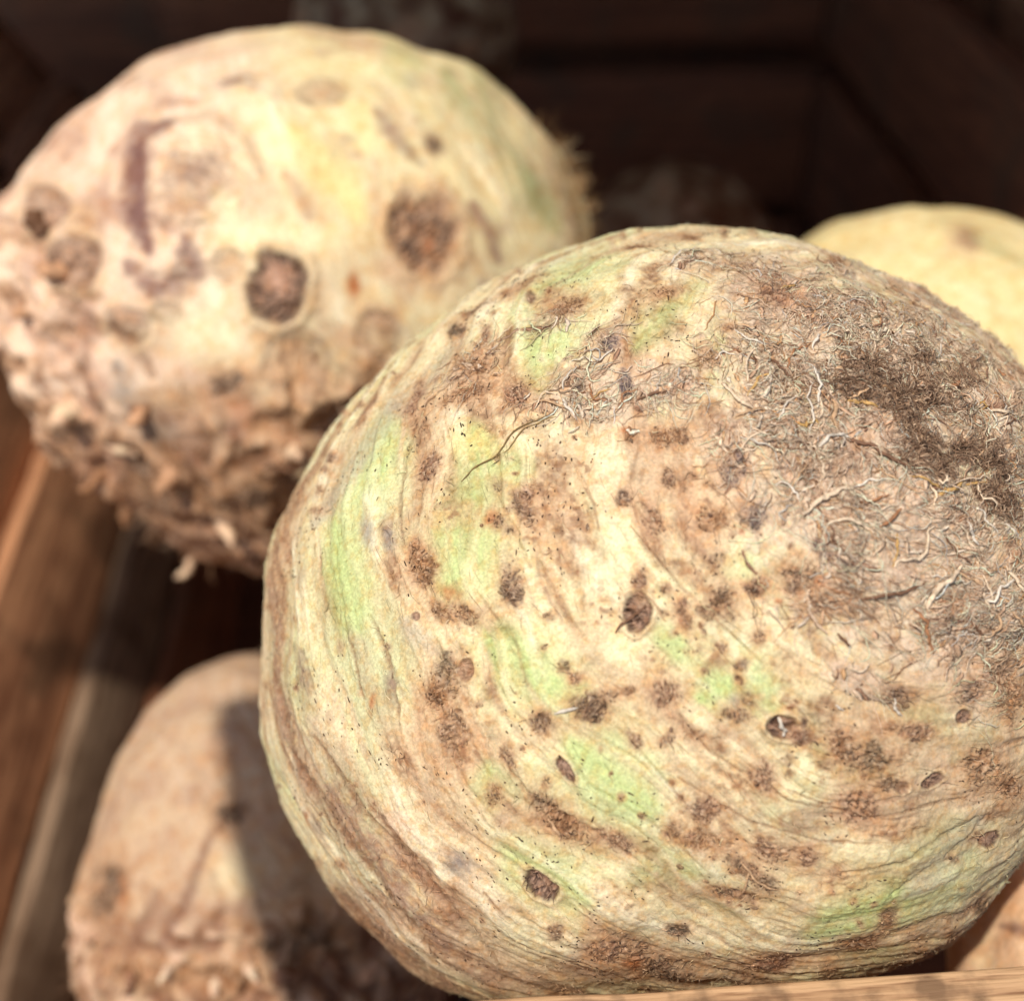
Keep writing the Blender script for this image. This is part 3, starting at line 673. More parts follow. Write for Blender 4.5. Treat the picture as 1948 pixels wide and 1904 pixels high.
def main_fibres(rt, FZ):
    rg = np.random.default_rng(11); mm = rt.R / 770.
    area = np.sin(rt.T) * np.where(rt.T < 1.66, 1, 0)
    pole = rt.pole; away = rt.q - (rt.q @ pole)[:, None] * pole; away /= np.linalg.norm(away, axis=1)[:, None] + 1e-6
    round_ = np.cross(np.tile(pole, (len(rt.q), 1)), away)
    pal = [lin(c) for c in ((226, 198, 166), (240, 220, 190), (190, 150, 116), (150, 110, 82), (120, 84, 60), (206, 150, 100), (212, 200, 184))]
    # felted dry fibres over the shoulder, combed in locks, most of them the colour of what they lie on
    ang = 2.6 * noise(rt.q * 5.5, 61) + 1.5 * noise(rt.q * 14, 62)
    st = Strands(); wgt = area * np.clip(FZ, 0, 1) ** 1.1; wgt /= wgt.sum()
    for i in rg.choice(len(wgt), 8500, p=wgt):
        a = ang[i] * 1.1 + rg.normal() * .4
        hd = math.cos(a) * round_[i] + math.sin(a) * away[i]
        n = int(rg.integers(6, 17)); lf = mm * (rg.uniform(.2, 1.2) + (rg.uniform(0, 3.5) if rg.random() < .85 else rg.uniform(3, 10)) * np.sin(np.linspace(0, math.pi, n)))
        p = crawl(rt, i, hd, n, mm * rg.uniform(2.8, 6.5), rg.uniform(.03, .17), lf, rg, rg.normal() * .07)
        wd = mm * (rg.uniform(.35, .85) if rg.random() < .88 else rg.uniform(.9, 1.9))
        c = rt.col[i] * rg.uniform(.75, 1.9) if rg.random() < .62 else pal[rg.choice(7, p=[.28, .22, .20, .10, .06, .07, .07])] * rg.uniform(.75, 1.1)
        st.add(p, wd * np.sin(np.linspace(.5, math.pi - .1, n)) ** .6, np.clip(c, .01, .8), side=rt.vn[i], nb=3)
    st.build('dry_root_hair', rt.ob, rt.C, kind='stuff')
    # torn flat flakes of dry skin that lie matted among the hair
    st = Strands(); wgt = area * np.clip(FZ, 0, 1) ** 1.5; wgt /= wgt.sum()
    fc = [lin(c) for c in ((214, 182, 150), (228, 204, 176), (194, 156, 124), (164, 124, 96), (202, 156, 110), (136, 100, 76))]
    for i in rg.choice(len(wgt), 900, p=wgt):
        a = ang[i] * 1.4 + rg.normal() * .5; n = int(rg.integers(4, 9))
        hd = math.cos(a) * round_[i] + math.sin(a) * away[i]
        lf = mm * (rg.uniform(.3, 1.2) + rg.uniform(0, 5) * np.linspace(rg.random(), rg.random(), n) ** 2)
        p = crawl(rt, i, hd, n, mm * rg.uniform(3.5, 8), .1, lf, rg, rg.normal() * .1)
        c = fc[rg.choice(6, p=[.30, .26, .20, .10, .08, .06])] * rg.uniform(.8, 1.08)
        st.add(p, mm * rg.uniform(1.3, 4.2) * np.sin(np.linspace(.35, math.pi - .2, n)) ** .5 * (1 + .25 * rg.normal(size=n)), np.clip(c * (1 + .1 * rg.normal(size=(n, 1))), .01, .8), side=rt.vn[i], nb=4, flat=.10)
    st.build('skin_flake', rt.ob, rt.C, kind='stuff')
    # the dark felted crown
    st = Strands(); wgt = area * np.clip(rt.TF, 0, 1); wgt /= wgt.sum()
    dk = [lin(c) for c in ((100, 74, 56), (128, 98, 75), (64, 47, 36), (160, 126, 98), (196, 162, 130))]
    for i in rg.choice(len(wgt), 3000, p=wgt):
        a = ang[i] * 1.2 + rg.normal() * .8; t = rt.TF[i]
        hd = math.cos(a) * round_[i] + math.sin(a) * away[i]
        n = int(rg.integers(6, 13)); h = rg.uniform(1, 7) + rg.uniform(0, 16) * t
        lf = mm * (rg.uniform(0, 2) + h * np.sin(np.linspace(0, math.pi * rg.uniform(.55, 1), n)))
        p = crawl(rt, i, hd, n, mm * rg.uniform(2.2, 5.5), rg.uniform(.1, .5), lf, rg, rg.normal() * .3)
        pk = np.array([.26, .16, .44, .10, .04]) if t > .55 else np.array([.18, .30, .03, .32, .17]) if t > .25 else np.array([.06, .22, 0, .42, .30])
        st.add(p, mm * rg.uniform(.35, 1.0) * np.sin(np.linspace(.6, math.pi - .1, n)) ** .6, dk[rg.choice(5, p=pk)] * rg.uniform(.8, 1.2), side=rt.vn[i], nb=3)
    st.build('crown_tuft', rt.ob, rt.C, kind='stuff')
    # flakes of bark and short bristles round the root marks
    st = Strands(); B = np.clip((1 - rt.col.mean(1) * 2.4), 0, 1) * area * (rt.T < 1.5); B = B / B.sum()
    for i in rg.choice(len(B), 4200, p=B):
        n = int(rg.integers(3, 6)); hd = rg.normal() * away[i] + 1.6 * rg.normal() * round_[i]
        p = crawl(rt, i, hd, n, mm * rg.uniform(2.2, 5), .3, mm * np.linspace(.2, rg.uniform(.5, 5), n), rg)
        c = rt.col[i] * rg.uniform(.6, 1.9)
        st.add(p, mm * rg.uniform(.5, 1.3) * np.linspace(1, .35, n), np.clip(c, .01, .8), side=rt.vn[i], nb=3)
    st.build('root_bristle', rt.ob, rt.C, kind='stuff')
    # crusty scabs: broken bits of bark heaped on each root mark
    st = Strands(); bc = [lin(c) for c in ((74, 52, 38), (126, 90, 62), (160, 120, 86), (194, 154, 116), (222, 192, 156), (90, 68, 62))]
    for (i, r, k, size) in rt.marks:
        ok = i[(r < .88)]
        if not len(ok): continue
        m_ = int(np.clip(size * size * .085 * k, 3, 70))
        for j in rg.choice(ok, m_):
            h = rg.normal() * away[j] + 1.4 * rg.normal() * round_[j]; h -= rt.vn[j] * h.dot(rt.vn[j]); h /= np.linalg.norm(h)
            g_ = 1.7 if rg.random() < .16 else 1.0; L = g_ * mm * rg.uniform(.8, 3.6); b = rt.pos[j] + rt.vn[j] * mm * rg.uniform(-.3, 1.2); up_ = rt.vn[j] * mm
            q_ = np.array([b - h * L, b - h * L * .35 + up_ * rg.uniform(0, 2.2), b + h * L * .4 + up_ * rg.uniform(0, 2.2), b + h * L])
            st.add(q_, g_ * mm * rg.uniform(.45, 1.7) * np.array([.35, 1, .85, .3]), np.clip(.5 * bc[rg.choice(6, p=[.20, .27, .24, .16, .07, .06])] + .5 * rt.col[j] * rg.uniform(.5, 1.4), .01, .8), side=rt.vn[j], nb=4, flat=.5)
    st.build('bark_scab', rt.ob, rt.C, kind='stuff')
    # short pale fuzz over the whole skin, seen against the dark at the outline
    st = Strands(); B = area * (.3 + 1.2 * ss(1.1, 1.5, rt.T)) * (rt.T < 1.62); B = B / B.sum()
    for i in rg.choice(len(B), 9000, p=B):
        d = rt.vn[i] * rg.uniform(.2, .9) + .8 * rg.normal(size=3); d /= np.linalg.norm(d)
        if d.dot(rt.vn[i]) < .1: d = d + rt.vn[i] * (.2 - d.dot(rt.vn[i]))
        L = mm * rg.uniform(3, 10); b = rt.vn[i] * -.2 * L
        p = np.array([rt.pos[i], rt.pos[i] + d * L * .5, rt.pos[i] + d * L + b])
        st.add(p, mm * np.array([.55, .42, .15]), np.clip(rt.col[i] * rg.uniform(.9, 1.35), .01, .85), nb=3)
    st.build('skin_fuzz', rt.ob, rt.C, kind='stuff')
    # fine flat threads of dried skin drawn out along the growth rings
    st = Strands(); B = area * (rt.T < 1.45) * (1 - .8 * FZ); B = B / B.sum()
    for i in rg.choice(len(B), 6500, p=B):
        n = int(rg.integers(4, 8)); hd = round_[i] * (1 if rg.random() < .5 else -1) + .16 * rg.normal() * away[i]
        p = crawl(rt, i, hd, n, mm * rg.uniform(2.5, 7), .05, mm * (.15 + .5 * rg.random() * np.sin(np.linspace(0, math.pi, n))), rg, rg.normal() * .04)
        dark = rg.random() < .6
        c = rt.col[i] * (rg.uniform(.45, .85) if dark else rg.uniform(1.05, 1.4))
        st.add(p, mm * rg.uniform(.25, .6) * np.sin(np.linspace(.4, math.pi - .1, n)) ** .7, np.clip(c, .01, .82), side=rt.vn[i], nb=3, flat=.5)
    st.build('skin_thread', rt.ob, rt.C, kind='stuff')
    # dark grains of soil
    V = []; F = []; n0 = 0; st = Strands()
    cl = fbm(rt.q * 6, 2, 77); B = area * ss(-.1, .5, cl) * (rt.T < 1.3) * (1 - .7 * FZ); B = B / B.sum()
    for i in rg.choice(len(B), 2200, p=B):
        h = rg.normal() * away[i] + 1.5 * rg.normal() * round_[i]; h -= rt.vn[i] * h.dot(rt.vn[i]); h /= np.linalg.norm(h)
        L = mm * rg.uniform(.8, 3.2) * (1 if rg.random() < .9 else 1.8); p0 = rt.pos[i] + rt.vn[i] * mm * .4
        st.add(np.array([p0 - h * L, p0 - h * L * .5, p0 + h * L * .5, p0 + h * L]), mm * rg.uniform(.6, 1.5) * np.array([.3, 1, .9, .3]), lin((66, 48, 34)) * rg.uniform(.6, 1.8), side=rt.vn[i], nb=4, flat=.8)
    st.build('soil_grain', rt.ob, rt.C, kind='stuff')
    # the large single fibres one can follow by eye
    c6 = lambda pts: [(1295.3 + .3428 * x, 652.8 + .3428 * y) for x, y in pts]
    c5 = lambda pts: [(652.8 + .3428 * x, 652.8 + .3428 * y) for x, y in pts]
    lt, wt, tn, br, gd, ru = (lin(c) for c in ((232, 204, 170), (226, 210, 188), (206, 166, 126), (128, 92, 68), (204, 160, 96), (172, 120, 82)))
    big = [(c6([(650, 960), (740, 900), (850, 840), (960, 810)]), 9.5, lt), (c6([(770, 1100), (800, 1020), (850, 985), (920, 980), (980, 1020), (1040, 1070), (1090, 1100)]), 6.5, lt),
           (c6([(1170, 1240), (1175, 1215), (1260, 1200), (1340, 1190), (1365, 1130), (1345, 1050), (1390, 1020)]), 7.5, lt), (c6([(1345, 1480), (1380, 1400), (1450, 1320), (1560, 1230)]), 11, lt),
           (c6([(230, 230), (270, 280), (330, 340), (390, 370), (450, 385)]), 7.5, lt), (c6([(370, 260), (355, 170), (370, 100), (400, 60), (440, 50)]), 6, lt), (c6([(600, 830), (650, 740), (690, 660), (700, 620)]), 4.5, tn),
           (c6([(320, 600), (370, 550), (430, 520), (490, 515)]), 5, lt), (c6([(330, 610), (390, 595), (450, 560)]), 4, lt), (c6([(1400, 855), (1480, 825), (1540, 790), (1575, 750)]), 9, gd), (c6([(1590, 785), (1680, 778)]), 6, gd),
           (c6([(1260, 740), (1330, 760), (1400, 790), (1460, 810)]), 5, gd), (c6([(910, 530), (1000, 560), (1100, 620), (1180, 670), (1290, 720)]), 8, br), (c6([(1090, 1030), (1140, 980), (1210, 925)]), 7, ru),
           (c6([(1450, 1060), (1500, 1130), (1570, 1190), (1640, 1250)]), 5, br), (c6([(1710, 1510), (1660, 1450), (1630, 1390), (1650, 1345)]), 4.5, lt), (c6([(1670, 1620), (1715, 1590), (1725, 1530), (1705, 1490)]), 8, tn),
           (c6([(1790, 1240), (1830, 1330), (1860, 1400), (1880, 1430)]), 7, lt), (c6([(1400, 1720), (1360, 1640), (1340, 1540), (1280, 1470)]), 7, ru), (c6([(1670, 380), (1740, 415), (1820, 390)]), 7, lt),
           (c6([(750, 590), (800, 550), (870, 520), (940, 520)]), 8, wt), (c6([(980, 885), (1060, 880), (1140, 850)]), 6.5, ru), (c6([(1730, 990), (1790, 1050), (1880, 1095)]), 6, wt), (c6([(1700, 960), (1760, 1010), (1850, 1080)]), 4, lt),
           (c6([(1010, 240), (1050, 300), (1130, 340), (1220, 330), (1320, 345)]), 4, tn), (c6([(480, 90), (560, 190), (640, 240), (760, 270)]), 6, br), (c6([(760, 260), (880, 240), (960, 270), (1050, 330)]), 6, br),
           (c6([(830, 300), (850, 370), (840, 440), (860, 490)]), 9, tn), (c6([(900, 330), (980, 350), (1080, 380)]), 7, gd), (c6([(960, 800), (1060, 760), (1150, 770)]), 5, wt), (c6([(1190, 1060), (1180, 1150), (1160, 1240)]), 5, gd),
           (c6([(1560, 1000), (1600, 1080), (1640, 1130)]), 7, wt), (c6([(1500, 980), (1560, 1060), (1620, 1160)]), 5, lt), (c6([(1650, 1290), (1680, 1400), (1700, 1480)]), 5, lt), (c6([(1600, 900), (1660, 960), (1740, 1080)]), 5, wt),
           (c6([(1390, 100), (1440, 60), (1450, 10), (1430, -30)]), 5, wt), (c6([(1150, -20), (1200, 30), (1260, 40)]), 7, wt), (c6([(1380, 100), (1450, 110), (1520, 100)]), 6, lt), (c6([(700, 160), (720, 200), (760, 190)]), 5, wt),
           (c6([(1480, 270), (1520, 240), (1540, 210)]), 9, ru), (c6([(300, -60), (380, 10), (470, 30)]), 5, wt), (c6([(180, 100), (230, 60), (300, 80)]), 4, wt), (c6([(930, 1800), (1000, 1820), (1040, 1780)]), 5, lt), (c6([(860, 1610), (910, 1650), (940, 1690)]), 6, br),
           (c6([(1780, 1480), (1830, 1560), (1900, 1580)]), 6, tn), (c6([(1560, 1520), (1600, 1580), (1660, 1620)]), 6, br), (c6([(980, 1420), (1080, 1400), (1200, 1390), (1350, 1330)]), 7, br),
           (c5([(670, 780), (740, 690), (850, 640), (910, 570), (980, 490), (1060, 450), (1130, 410)]), 3.6, lin((132, 106, 62))), (c5([(840, 640), (930, 600), (1010, 500), (1110, 440), (1200, 410)]), 2.6, lin((150, 122, 76))),
           (c5([(1060, 310), (1120, 330), (1200, 350), (1260, 370)]), 6, tn), (c5([(1220, 310), (1250, 360), (1290, 420)]), 7, wt), (c5([(1310, 380), (1400, 340), (1440, 310)]), 5, lt), (c5([(1380, 70), (1420, 110), (1500, 40)]), 4.5, wt), (c5([(1340, 70), (1390, 110)]), 4, wt),
           (c5([(1620, 310), (1720, 290), (1830, 275)]), 6, br), (c5([(1700, 1400), (1750, 1480), (1790, 1550)]), 4, tn), ([(1665, 512), (1655, 500), (1663, 490)], 3, br), ([(1410, 1640), (1440, 1670), (1480, 1690)], 5, tn), ([(1425, 1655), (1412, 1700)], 5, tn), ([(1705, 1330), (1700, 1350), (1716, 1362)], 6, wt),
           ([(1484, 1365), (1496, 1385), (1490, 1400)], 9, wt), ([(1590, 1340), (1606, 1352)], 5, wt), ([(1230, 1150), (1205, 1172), (1180, 1190), (1170, 1205)], 6, br), ([(1040, 1560), (1062, 1580), (1064, 1600)], 7, tn), ([(1100, 1345), (1060, 1352)], 6, wt)]
    for k, (pts, wd, c) in enumerate(big):
        drawn(rt, pts, wd * .8, c * .86, lift=wd * .7, seed=k).build('root_fibre', rt.ob, rt.C)
    # long curled fibres of the same sort between them
    wgt = area * np.clip(FZ, 0, 1) ** 2; wgt /= wgt.sum()
    for i in rg.choice(len(wgt), 80, p=wgt):
        n = int(rg.integers(8, 16)); hd = rg.normal() * away[i] + 1.2 * rg.normal() * round_[i]
        lf = mm * (1.5 + rg.uniform(1, 9) * np.sin(np.linspace(0, math.pi, n)))
        p = crawl(rt, i, hd, n, mm * rg.uniform(3.5, 7), rg.uniform(.04, .25), lf, rg, rg.normal() * .15)
        wd = mm * rg.uniform(1.2, 3.0); st = Strands()
        c = [lt, wt, tn, br, gd, ru][rg.choice(6, p=[.34, .22, .2, .12, .05, .07])]
        st.add(p, wd * np.sin(np.linspace(.4, math.pi - .15, n)) ** .6 * (1 + .15 * rg.normal(size=n)), c * rg.uniform(.8, 1.1), side=rt.vn[i], nb=5, flat=.2)
        st.build('root_fibre', rt.ob, rt.C)
main_fibres(MR, FZ)

# ------------------------------------------------------------------ the others
def stubs(rt, spots, rg, cols, n_kn=0):
    """broken side roots that stand out of the skin"""
    mm = rt.R / 565.
    for (x, y, L, wd, dx, dy) in spots:
        i = rt.at(x, y); nrm = rt.vn[i]
        d = RIGHT * dx - UP * dy + nrm * .7; d /= np.linalg.norm(d); k = 7
        u = np.linspace(-.25, 1, k)[:, None]; off = np.cumsum(rg.normal(size=(k, 3)) * .10, 0) * L * mm
        p = rt.pos[i] + d * u * L * mm + off - UP * 0 + FWD * 0
        ws = wd * .5 * mm * np.array([1.5, 1.25, 1.0, .9, .75, .6, .25]) * (1 + .2 * rg.normal(size=k))
        st = Strands(); c = cols[rg.integers(len(cols))]
        st.add(p, np.abs(ws), np.clip(np.array(c) * (1 + .15 * rg.normal(size=(k, 1))), .01, .8), flat=.85, nb=8)
        st.build('root_stub', rt.ob, rt.C)

def hairs(rt, wgt, n, rg, L, cols, wd=1.2, name='root_hair'):
    mm = rt.R / 565.; st = Strands(); wgt = wgt / wgt.sum()
    for i in rg.choice(len(wgt), n, p=wgt):
        d = rt.vn[i] + .7 * rg.normal(size=3); d /= np.linalg.norm(d); k = 6
        if d.dot(rt.vn[i]) < .15: d = d + rt.vn[i] * .5
        u = np.linspace(-.1, 1, k)[:, None]; l = L * mm * rg.uniform(.4, 1.2)
        p = rt.pos[i] + d * u * l + np.cumsum(rg.normal(size=(k, 3)) * .09, 0) * l
        st.add(p, wd * mm * np.linspace(1, .4, k), cols[rg.integers(len(cols))] * rg.uniform(.7, 1.2), nb=3, flat=.9)
    return st.build(name, rt.ob, rt.C, kind='stuff')

def second_root():
    limb = [(6, 375), (55, 335), (80, 272), (130, 210), (210, 160), (300, 108), (400, 76), (500, 62), (600, 58), (700, 66), (780, 85), (860, 115), (940, 160), (1010, 215), (1060, 272), (1095, 330), (1120, 400), (1130, 460),
            (1120, 560), (1080, 700), (1000, 830), (900, 930), (780, 1010), (680, 1060), (560, 1085), (470, 1068), (380, 1040), (290, 1000), (230, 950), (150, 895), (95, 830), (50, 750), (14, 660), (0, 560), (-8, 470)]
    rt = Root((565, 570), .33, limb, 640, 230, 40, depth=.95, seed=2, pole=(1200, 300))
    q = rt.q; allv = np.arange(len(q)); mm = rt.R / 565.; S, T = rt.spot, rt.stroke
    s1, s2 = skin_base(rt, warm=.75, streak=.45, seed=3, relief=.45)
    lump = noise(q * 4.2, 90); lump2 = noise(q * 9, 91)
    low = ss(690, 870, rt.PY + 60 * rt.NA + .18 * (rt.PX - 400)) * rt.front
    qw = q + np.stack([noise(q * 5, 120 + k) for k in range(3)], 1) * .16
    lump2 = noise(qw * 7, 91)
    rt.h += mm * (14 * lump + low * (28 * noise(qw * 4.5, 98) + 18 * lump2 + 4 * noise(qw * 16, 92) + 14 * (1 - np.abs(noise(qw * 3.2, 93)) * 2.4)))
    leftp = ss(300, 60, rt.PX) * ss(330, 420, rt.PY)
    rt.h += mm * leftp * (22 * lump2 + 10 * noise(q * 17, 94))
    rt.paint(allv, lin((240, 206, 180)), ss(660, 250, rt.PX + 60 * rt.NA) * .75 * rt.front)
    rt.paint(allv, lin((244, 226, 166)), ss(420, 640, rt.PX) * ss(560, 420, rt.PY) * .5 * rt.front)
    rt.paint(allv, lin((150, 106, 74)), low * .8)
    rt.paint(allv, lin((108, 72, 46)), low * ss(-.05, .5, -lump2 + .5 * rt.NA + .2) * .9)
    rt.paint(allv, lin((206, 162, 124)), low * ss(.2, .7, lump2) * .7)
    rt.paint(allv, lin((176, 134, 108)), leftp * ss(-.1, .4, -lump2) * .8)
    rt.paint(allv, lin((206, 164, 134)), ss(-.05, .5, fbm(q * 3.6, 3, 141) + .25 * ss(560, 150, rt.PX)) * .6 * rt.front)
    rt.paint(allv, lin((172, 130, 108)), ss(.15, .6, fbm(q * 6.5, 3, 142) + .2 * ss(500, 100, rt.PX)) * .75 * rt.front)
    for pts, wd, kd, k in (([(850, 140), (950, 250), (1040, 400)], 60, 'olive', .7), ([(740, 95), (790, 150)], 40, 'green', .7), ([(660, 200), (700, 280)], 30, 'green', .5), ([(1000, 330), (1060, 440)], 40, 'olive', .6), ([(880, 270), (960, 380), (980, 460)], 12, 'ridge', 1),
                           ([(740, 330), (800, 360)], 60, 'cream', .6), ([(420, 380), (460, 460), (600, 440)], 60, 'cream', .7), ([(560, 250), (640, 340), (690, 420)], 50, 'yellow', .6),
                           ([(325, 235), (280, 262), (265, 320), (265, 420), (285, 480)], 36, 'plum', .95), ([(265, 300), (268, 420)], 22, 'pit', 1.2), ([(240, 500), (300, 545), (370, 520), (350, 450)], 30, 'plum', .8),
                           ([(300, 235), (400, 215), (470, 260), (500, 330)], 16, 'groove', .5), ([(710, 210), (745, 262), (805, 315)], 20, 'mauve', .7), ([(895, 385), (930, 440), (950, 500)], 20, 'brownband', 1),
                           ([(540, 330), (575, 380), (590, 420)], 18, 'tan', .9), ([(120, 560), (160, 610), (250, 650), (290, 720)], 22, 'groove', .9), ([(60, 420), (110, 470), (120, 560)], 18, 'groove', .8), ([(160, 430), (180, 500), (150, 560)], 14, 'groove', .8),
                           ([(220, 690), (250, 760), (265, 800)], 30, 'slate', .8), ([(140, 690), (190, 770), (230, 830)], 16, 'groove', .8), ([(560, 900), (640, 830), (700, 790)], 9, 'ridge', .8)):
        T(pts, wd, kd, k)
    rb = np.random.default_rng(77)
    for k in range(26):
        x, y = rb.uniform(20, 760), rb.uniform(730, 1060); r = rb.choice([22, 34, 48, 64])
        S(x, y, r, r * rb.uniform(.6, 1.3), rb.uniform(0, 180), 'bump', rb.uniform(.4, 1.1)); S(x + r * .4, y + r * .8, r * .9, r * .35, rb.uniform(-30, 30), 'dark', rb.uniform(.2, .7))  # dark spot below each bump paints the crevice shade
    for x, y, r in ((30, 420, 46), (8, 520, 50), (16, 640, 56), (75, 335, 34), (60, 730, 50), (120, 810, 50), (150, 520, 40), (105, 600, 36)):
        S(x, y, r, r * 1.1, 0, 'bump', 1.1); S(x + 20, y + r * .8, r * .8, r * .3, 20, 'brown', .5)  # brown spot under each edge bump, shade put into the colour
    for x, y, rx, ry, a in ((600, 740, 90, 40, 20), (420, 690, 60, 30, 0), (660, 640, 40, 30, 0), (240, 640, 60, 30, 30), (330, 760, 80, 40, 0), (720, 600, 50, 40, 0), (160, 420, 40, 50, 0), (500, 640, 30, 20, 0)):
        S(x, y, rx, ry, a, 'tan', .8); S(x, y, rx * .8, ry * .8, a, 'freckle', .7)
    for x, y, r in ((560, 690, 66), (650, 810, 50)):
        pts = [(x + r * math.cos(t), y + r * math.sin(t)) for t in np.linspace(-2.6, 2.4, 14)]
        T(pts, 9, 'mauve', .7); T(pts, 8, 'groove', .25)
    for x, y, rx, ry, k in ((372, 348, 60, 62, .3), (556, 690, 62, 60, .35), (440, 505, 36, 34, .35), (612, 175, 50, 28, .3), (640, 800, 54, 46, .4), (250, 620, 44, 40, .4), (150, 500, 46, 50, .5), (320, 600, 30, 24, .4), (90, 400, 40, 44, .4), (720, 640, 44, 50, .3)):
        S(x, y, rx, ry, 0, 'crater', k)
    S(310, 505, 70, 60, 0, 'bump', .9); S(375, 350, 90, 90, 0, 'bump', .7); S(372, 335, 34, 28, 0, 'mauve', .7); S(365, 385, 26, 20, 0, 'tan', .9); S(120, 470, 60, 50, 0, 'bump', 1); S(70, 560, 60, 70, 0, 'bump', .8); S(210, 600, 60, 50, 0, 'bump', .6)
    S(528, 548, 58, 72, 8, 'crater', 1); S(532, 535, 30, 34, 0, 'pink', .8); S(808, 446, 62, 80, -15, 'crater', .8); S(806, 446, 58, 74, -15, 'purple', .95); S(815, 470, 16, 22, 0, 'orange', .8)
    S(672, 545, 17, 30, 0, 'orange', 1); S(556, 690, 52, 56, 0, 'tan', .9); S(556, 690, 46, 50, 0, 'freckle', .8); S(450, 150, 40, 18, 0, 'mauve', .9); S(612, 175, 44, 22, 5, 'tan', .8); S(822, 277, 18, 18, 0, 'dark', .9)
    S(440, 505, 30, 26, 0, 'tan', .7); S(430, 735, 56, 22, -25, 'dark', 1); S(470, 775, 46, 36, 0, 'orange', .5); S(430, 735, 50, 30, -25, 'pit', 1); S(540, 790, 34, 34, 0, 'brown', .7); S(700, 700, 40, 46, 0, 'brown', .5); S(785, 155, 30, 18, 30, 'slate', .5)
    S(390, 640, 120, 60, 0, 'cream', .6); S(310, 820, 50, 40, 0, 'grey', .4); S(940, 290, 14, 22, -30, 'orange', .35); S(300, 950, 60, 30, 0, 'dark', .7); S(480, 930, 40, 24, 0, 'dark', .7); S(280, 890, 40, 30, 0, 'dark', .7)
    o = rt.finish('celeriac', SKIN_FAR)
    tag(o, 'pinkish celeriac at upper left with two round dark scars and a knobbly underside', 'celeriac', 'celeriac roots heaped in the crate')
    rg = np.random.default_rng(21)
    cols = [lin(c) for c in ((196, 148, 110), (150, 106, 72), (226, 186, 150), (112, 78, 54))]
    sp = [(352, 1055, 70, 20, -.1, 1.2), (245, 965, 40, 34, -.3, .6), (215, 850, 46, 26, .9, .1), (520, 880, 60, 14, .9, -.6), (430, 990, 50, 30, .6, .5), (480, 1040, 60, 22, 1, .25), (560, 1000, 54, 26, .4, .8), (400, 905, 44, 40, .2, .5),
          (330, 900, 40, 32, -.4, .6), (110, 500, 50, 36, -.6, -.2), (70, 430, 44, 40, -.8, -.5), (60, 600, 44, 36, -.8, .3), (140, 780, 44, 30, -.7, .5), (190, 900, 40, 26, -.7, .6), (470, 800, 40, 34, .3, .6), (560, 850, 40, 30, .5, .4), (380, 800, 36, 28, -.3, .6), (270, 780, 36, 30, -.4, .5)]
    stubs(rt, [a for k, a in enumerate(sp) if k not in (14, 16, 7)], rg, cols)
    area = np.sin(rt.T)
    hairs(rt, area * low, 500, rg, 40, cols)
    hairs(rt, area * np.exp(-(((rt.PX - 1095) / 45) ** 2 + ((rt.PY - 330) / 130) ** 2)), 220, rg, 44, [lin((190, 150, 100)), lin((150, 110, 70)), lin((214, 190, 150))], 1.0, 'side_root_hair')
    return rt
second_root()

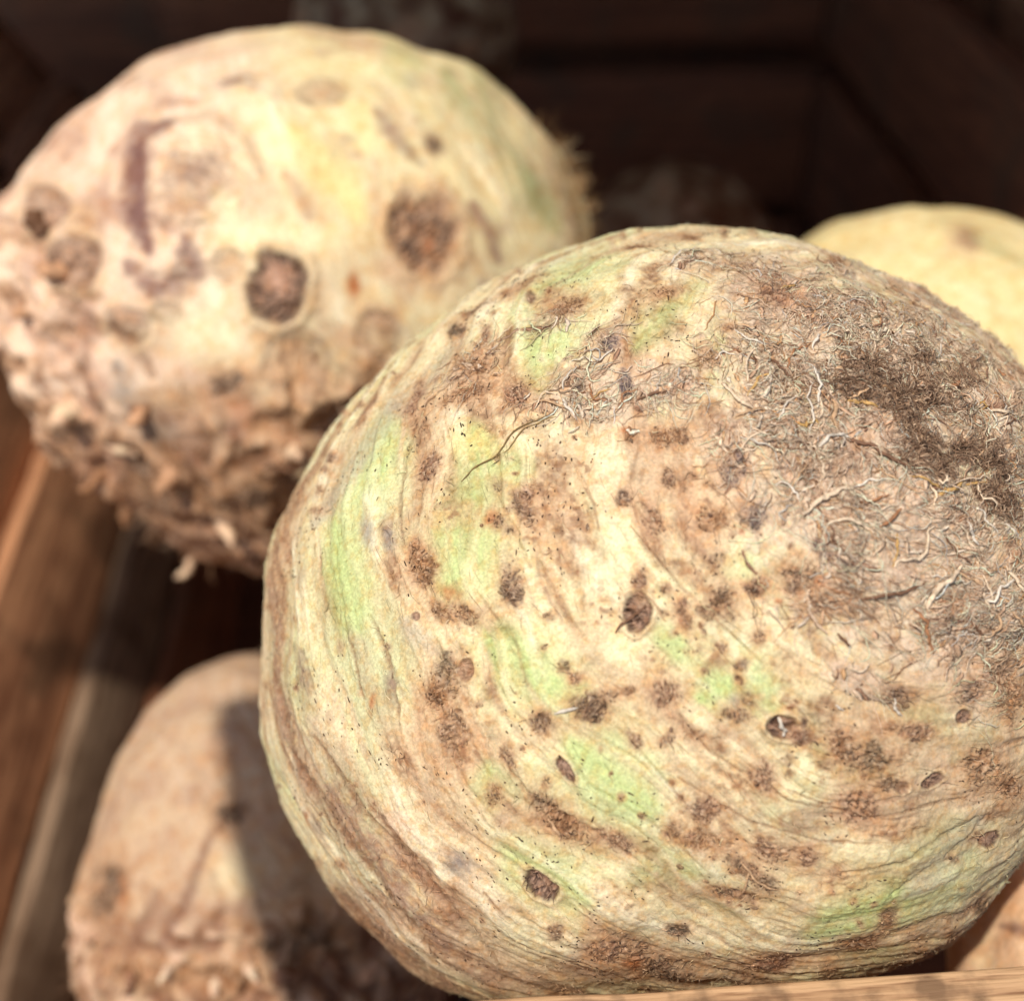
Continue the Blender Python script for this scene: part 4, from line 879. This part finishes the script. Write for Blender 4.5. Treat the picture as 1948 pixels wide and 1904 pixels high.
def third_root():
    limb = [(455, 1240), (380, 1270), (300, 1330), (250, 1400), (215, 1490), (180, 1590), (150, 1680), (136, 1780), (150, 1890), (200, 1990), (300, 2090), (450, 2140), (620, 2120), (750, 2040), (830, 1920), (850, 1780), (830, 1620), (780, 1480), (700, 1350), (600, 1270), (520, 1243)]
    rt = Root((490, 1700), .335, limb, 480, 180, 30, depth=.95, seed=3, pole=(900, 1500))
    q = rt.q; allv = np.arange(len(q)); mm = rt.R / 565.; S, T = rt.spot, rt.stroke
    skin_base(rt, warm=.8, streak=.5, seed=6); rt.h *= .7
    qw = q + np.stack([noise(q * 5, 130 + k) for k in range(3)], 1) * .16
    lump = noise(q * 4.5, 95); lump2 = noise(qw * 7, 96)
    rt.paint(allv, lin((146, 112, 88)), ss(-.05, .4, fbm(q * 5, 3, 131)) * .75); rt.paint(allv, lin((150, 116, 98)), ss(.2, .5, noise(qw * 14, 132)) * .5)
    low = ss(1660, 1830, rt.PY + 90 * rt.NA + .35 * np.clip(300 - rt.PX, 0, 200)) * rt.front
    rt.paint(allv, lin((192, 158, 130)), np.full(len(q), .8))
    rt.h += mm * (12 * lump + low * (26 * lump2 + 12 * noise(q * 18, 97)))
    rt.paint(allv, lin((140, 100, 76)), low * ss(-.35, .35, -lump2 + .4 * rt.NA) * .95); rt.paint(allv, lin((222, 184, 158)), low * ss(.2, .5, lump2) * .7)
    T([(450, 1535), (400, 1590), (365, 1680), (335, 1750), (300, 1800)], 15, 'mauve', .8); T([(450, 1535), (400, 1590), (365, 1680), (335, 1750)], 12, 'groove', .6)
    S(440, 1545, 42, 30, -30, 'dark', .8); S(430, 1440, 26, 22, 0, 'brown', .6); S(365, 1515, 22, 22, 0, 'mauve', .5); S(205, 1690, 34, 60, 10, 'dark', .9); S(232, 1700, 12, 34, 0, 'orange', .8); S(560, 1790, 70, 40, -10, 'dark', .7)
    S(420, 1860, 60, 30, 0, 'brown', .8); S(270, 1850, 60, 26, 10, 'brown', .8); S(600, 1760, 30, 50, -30, 'dark', .6); S(300, 1650, 60, 60, 0, 'tan', .5); S(560, 1610, 40, 14, 40, 'red', .7); S(440, 1660, 60, 50, 0, 'cream', .5)
    o = rt.finish('celeriac', SKIN_FAR)
    tag(o, 'pale celeriac low at the left, crossed by a shadow beside the slats', 'celeriac', 'celeriac roots heaped in the crate')
    rg = np.random.default_rng(23); cols = [lin(c) for c in ((200, 156, 124), (150, 110, 84), (226, 190, 160))]
    stubs(rt, [(450, 1545, 60, 14, -.6, .7), (250, 1860, 40, 30, -.4, .6), (420, 1870, 44, 30, .3, .6), (540, 1850, 44, 34, .3, .5), (330, 1850, 40, 26, 0, .7), (190, 1780, 36, 30, -.6, .5), (480, 1840, 36, 24, .2, .5), (620, 1840, 40, 30, .5, .5)], rg, cols)
    hairs(rt, np.sin(rt.T) * (low + .02), 400, rg, 34, cols)
third_root()

def plain_root(px, D, r, seed, label, tint=None, pole=(1500, 300), marks=14, limb=None, depth=.95, spots=()):
    rt = Root(px, D, limb if limb else r, 260, 96, 24, depth=depth, seed=seed, pole=pole)
    q = rt.q; allv = np.arange(len(q)); mm = rt.R / 565.
    skin_base(rt, warm=.5, streak=.7, seed=seed); rt.h *= .8; rt.h += mm * 16 * noise(q * 3.6, seed + 50)
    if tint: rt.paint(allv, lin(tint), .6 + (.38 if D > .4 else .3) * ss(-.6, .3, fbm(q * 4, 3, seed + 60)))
    rg = np.random.default_rng(seed)
    cand = np.nonzero(rt.front)[0]
    for i in rg.choice(cand, marks):
        rr = rg.uniform(.03, .09) * rt.pxs
        rt.spot(rt.PX[i], rt.PY[i], rr, rr * rg.uniform(.6, 1.4), rg.uniform(0, 90), rg.choice(['brown', 'red', 'purple', 'tan']), .6)
    for a in spots: rt.stroke(*a)
    o = rt.finish('celeriac', SKIN_FAR)
    tag(o, label, 'celeriac', 'celeriac roots heaped in the crate')
    return rt
plain_root((1790, 850), .34, 450, 4, 'blurred pale yellow celeriac at the right edge behind the front root', (226, 206, 148), (1500, 1500), 10,
           limb=[(1800, 392), (1700, 400), (1600, 425), (1500, 470), (1420, 560), (1370, 700), (1360, 850), (1390, 1020), (1480, 1180), (1640, 1290), (1800, 1310), (1960, 1270), (2100, 1150), (2180, 1000), (2210, 850), (2180, 690), (2110, 560), (2020, 465), (1948, 428), (1880, 402)],
           spots=(([(1720, 570), (1800, 640), (1900, 700)], 30, 'tan', .5), ([(1560, 520), (1620, 510)], 30, 'orange', .25), ([(1850, 440), (1948, 520)], 30, 'olive', .4)))
plain_root((770, 60), .50, 215, 5, 'dark shaded celeriac at the top edge behind the pinkish root', (84, 44, 20), (600, 300))  # dark brown tint paints the deep shade into its skin
plain_root((1285, 500), .50, 195, 6, 'dark shaded celeriac deep in the middle behind the front root', (100, 56, 26), (1100, 700))  # shade painted into this skin as well, by the dark tint
plain_root((2140, 1800), .262, 345, 7, 'pinkish celeriac at the lower right corner behind the rim board', (224, 178, 140), (1900, 1400), 6, spots=(([(1900, 1760), (1950, 1770), (2000, 1740)], 16, 'mauve', .9),))
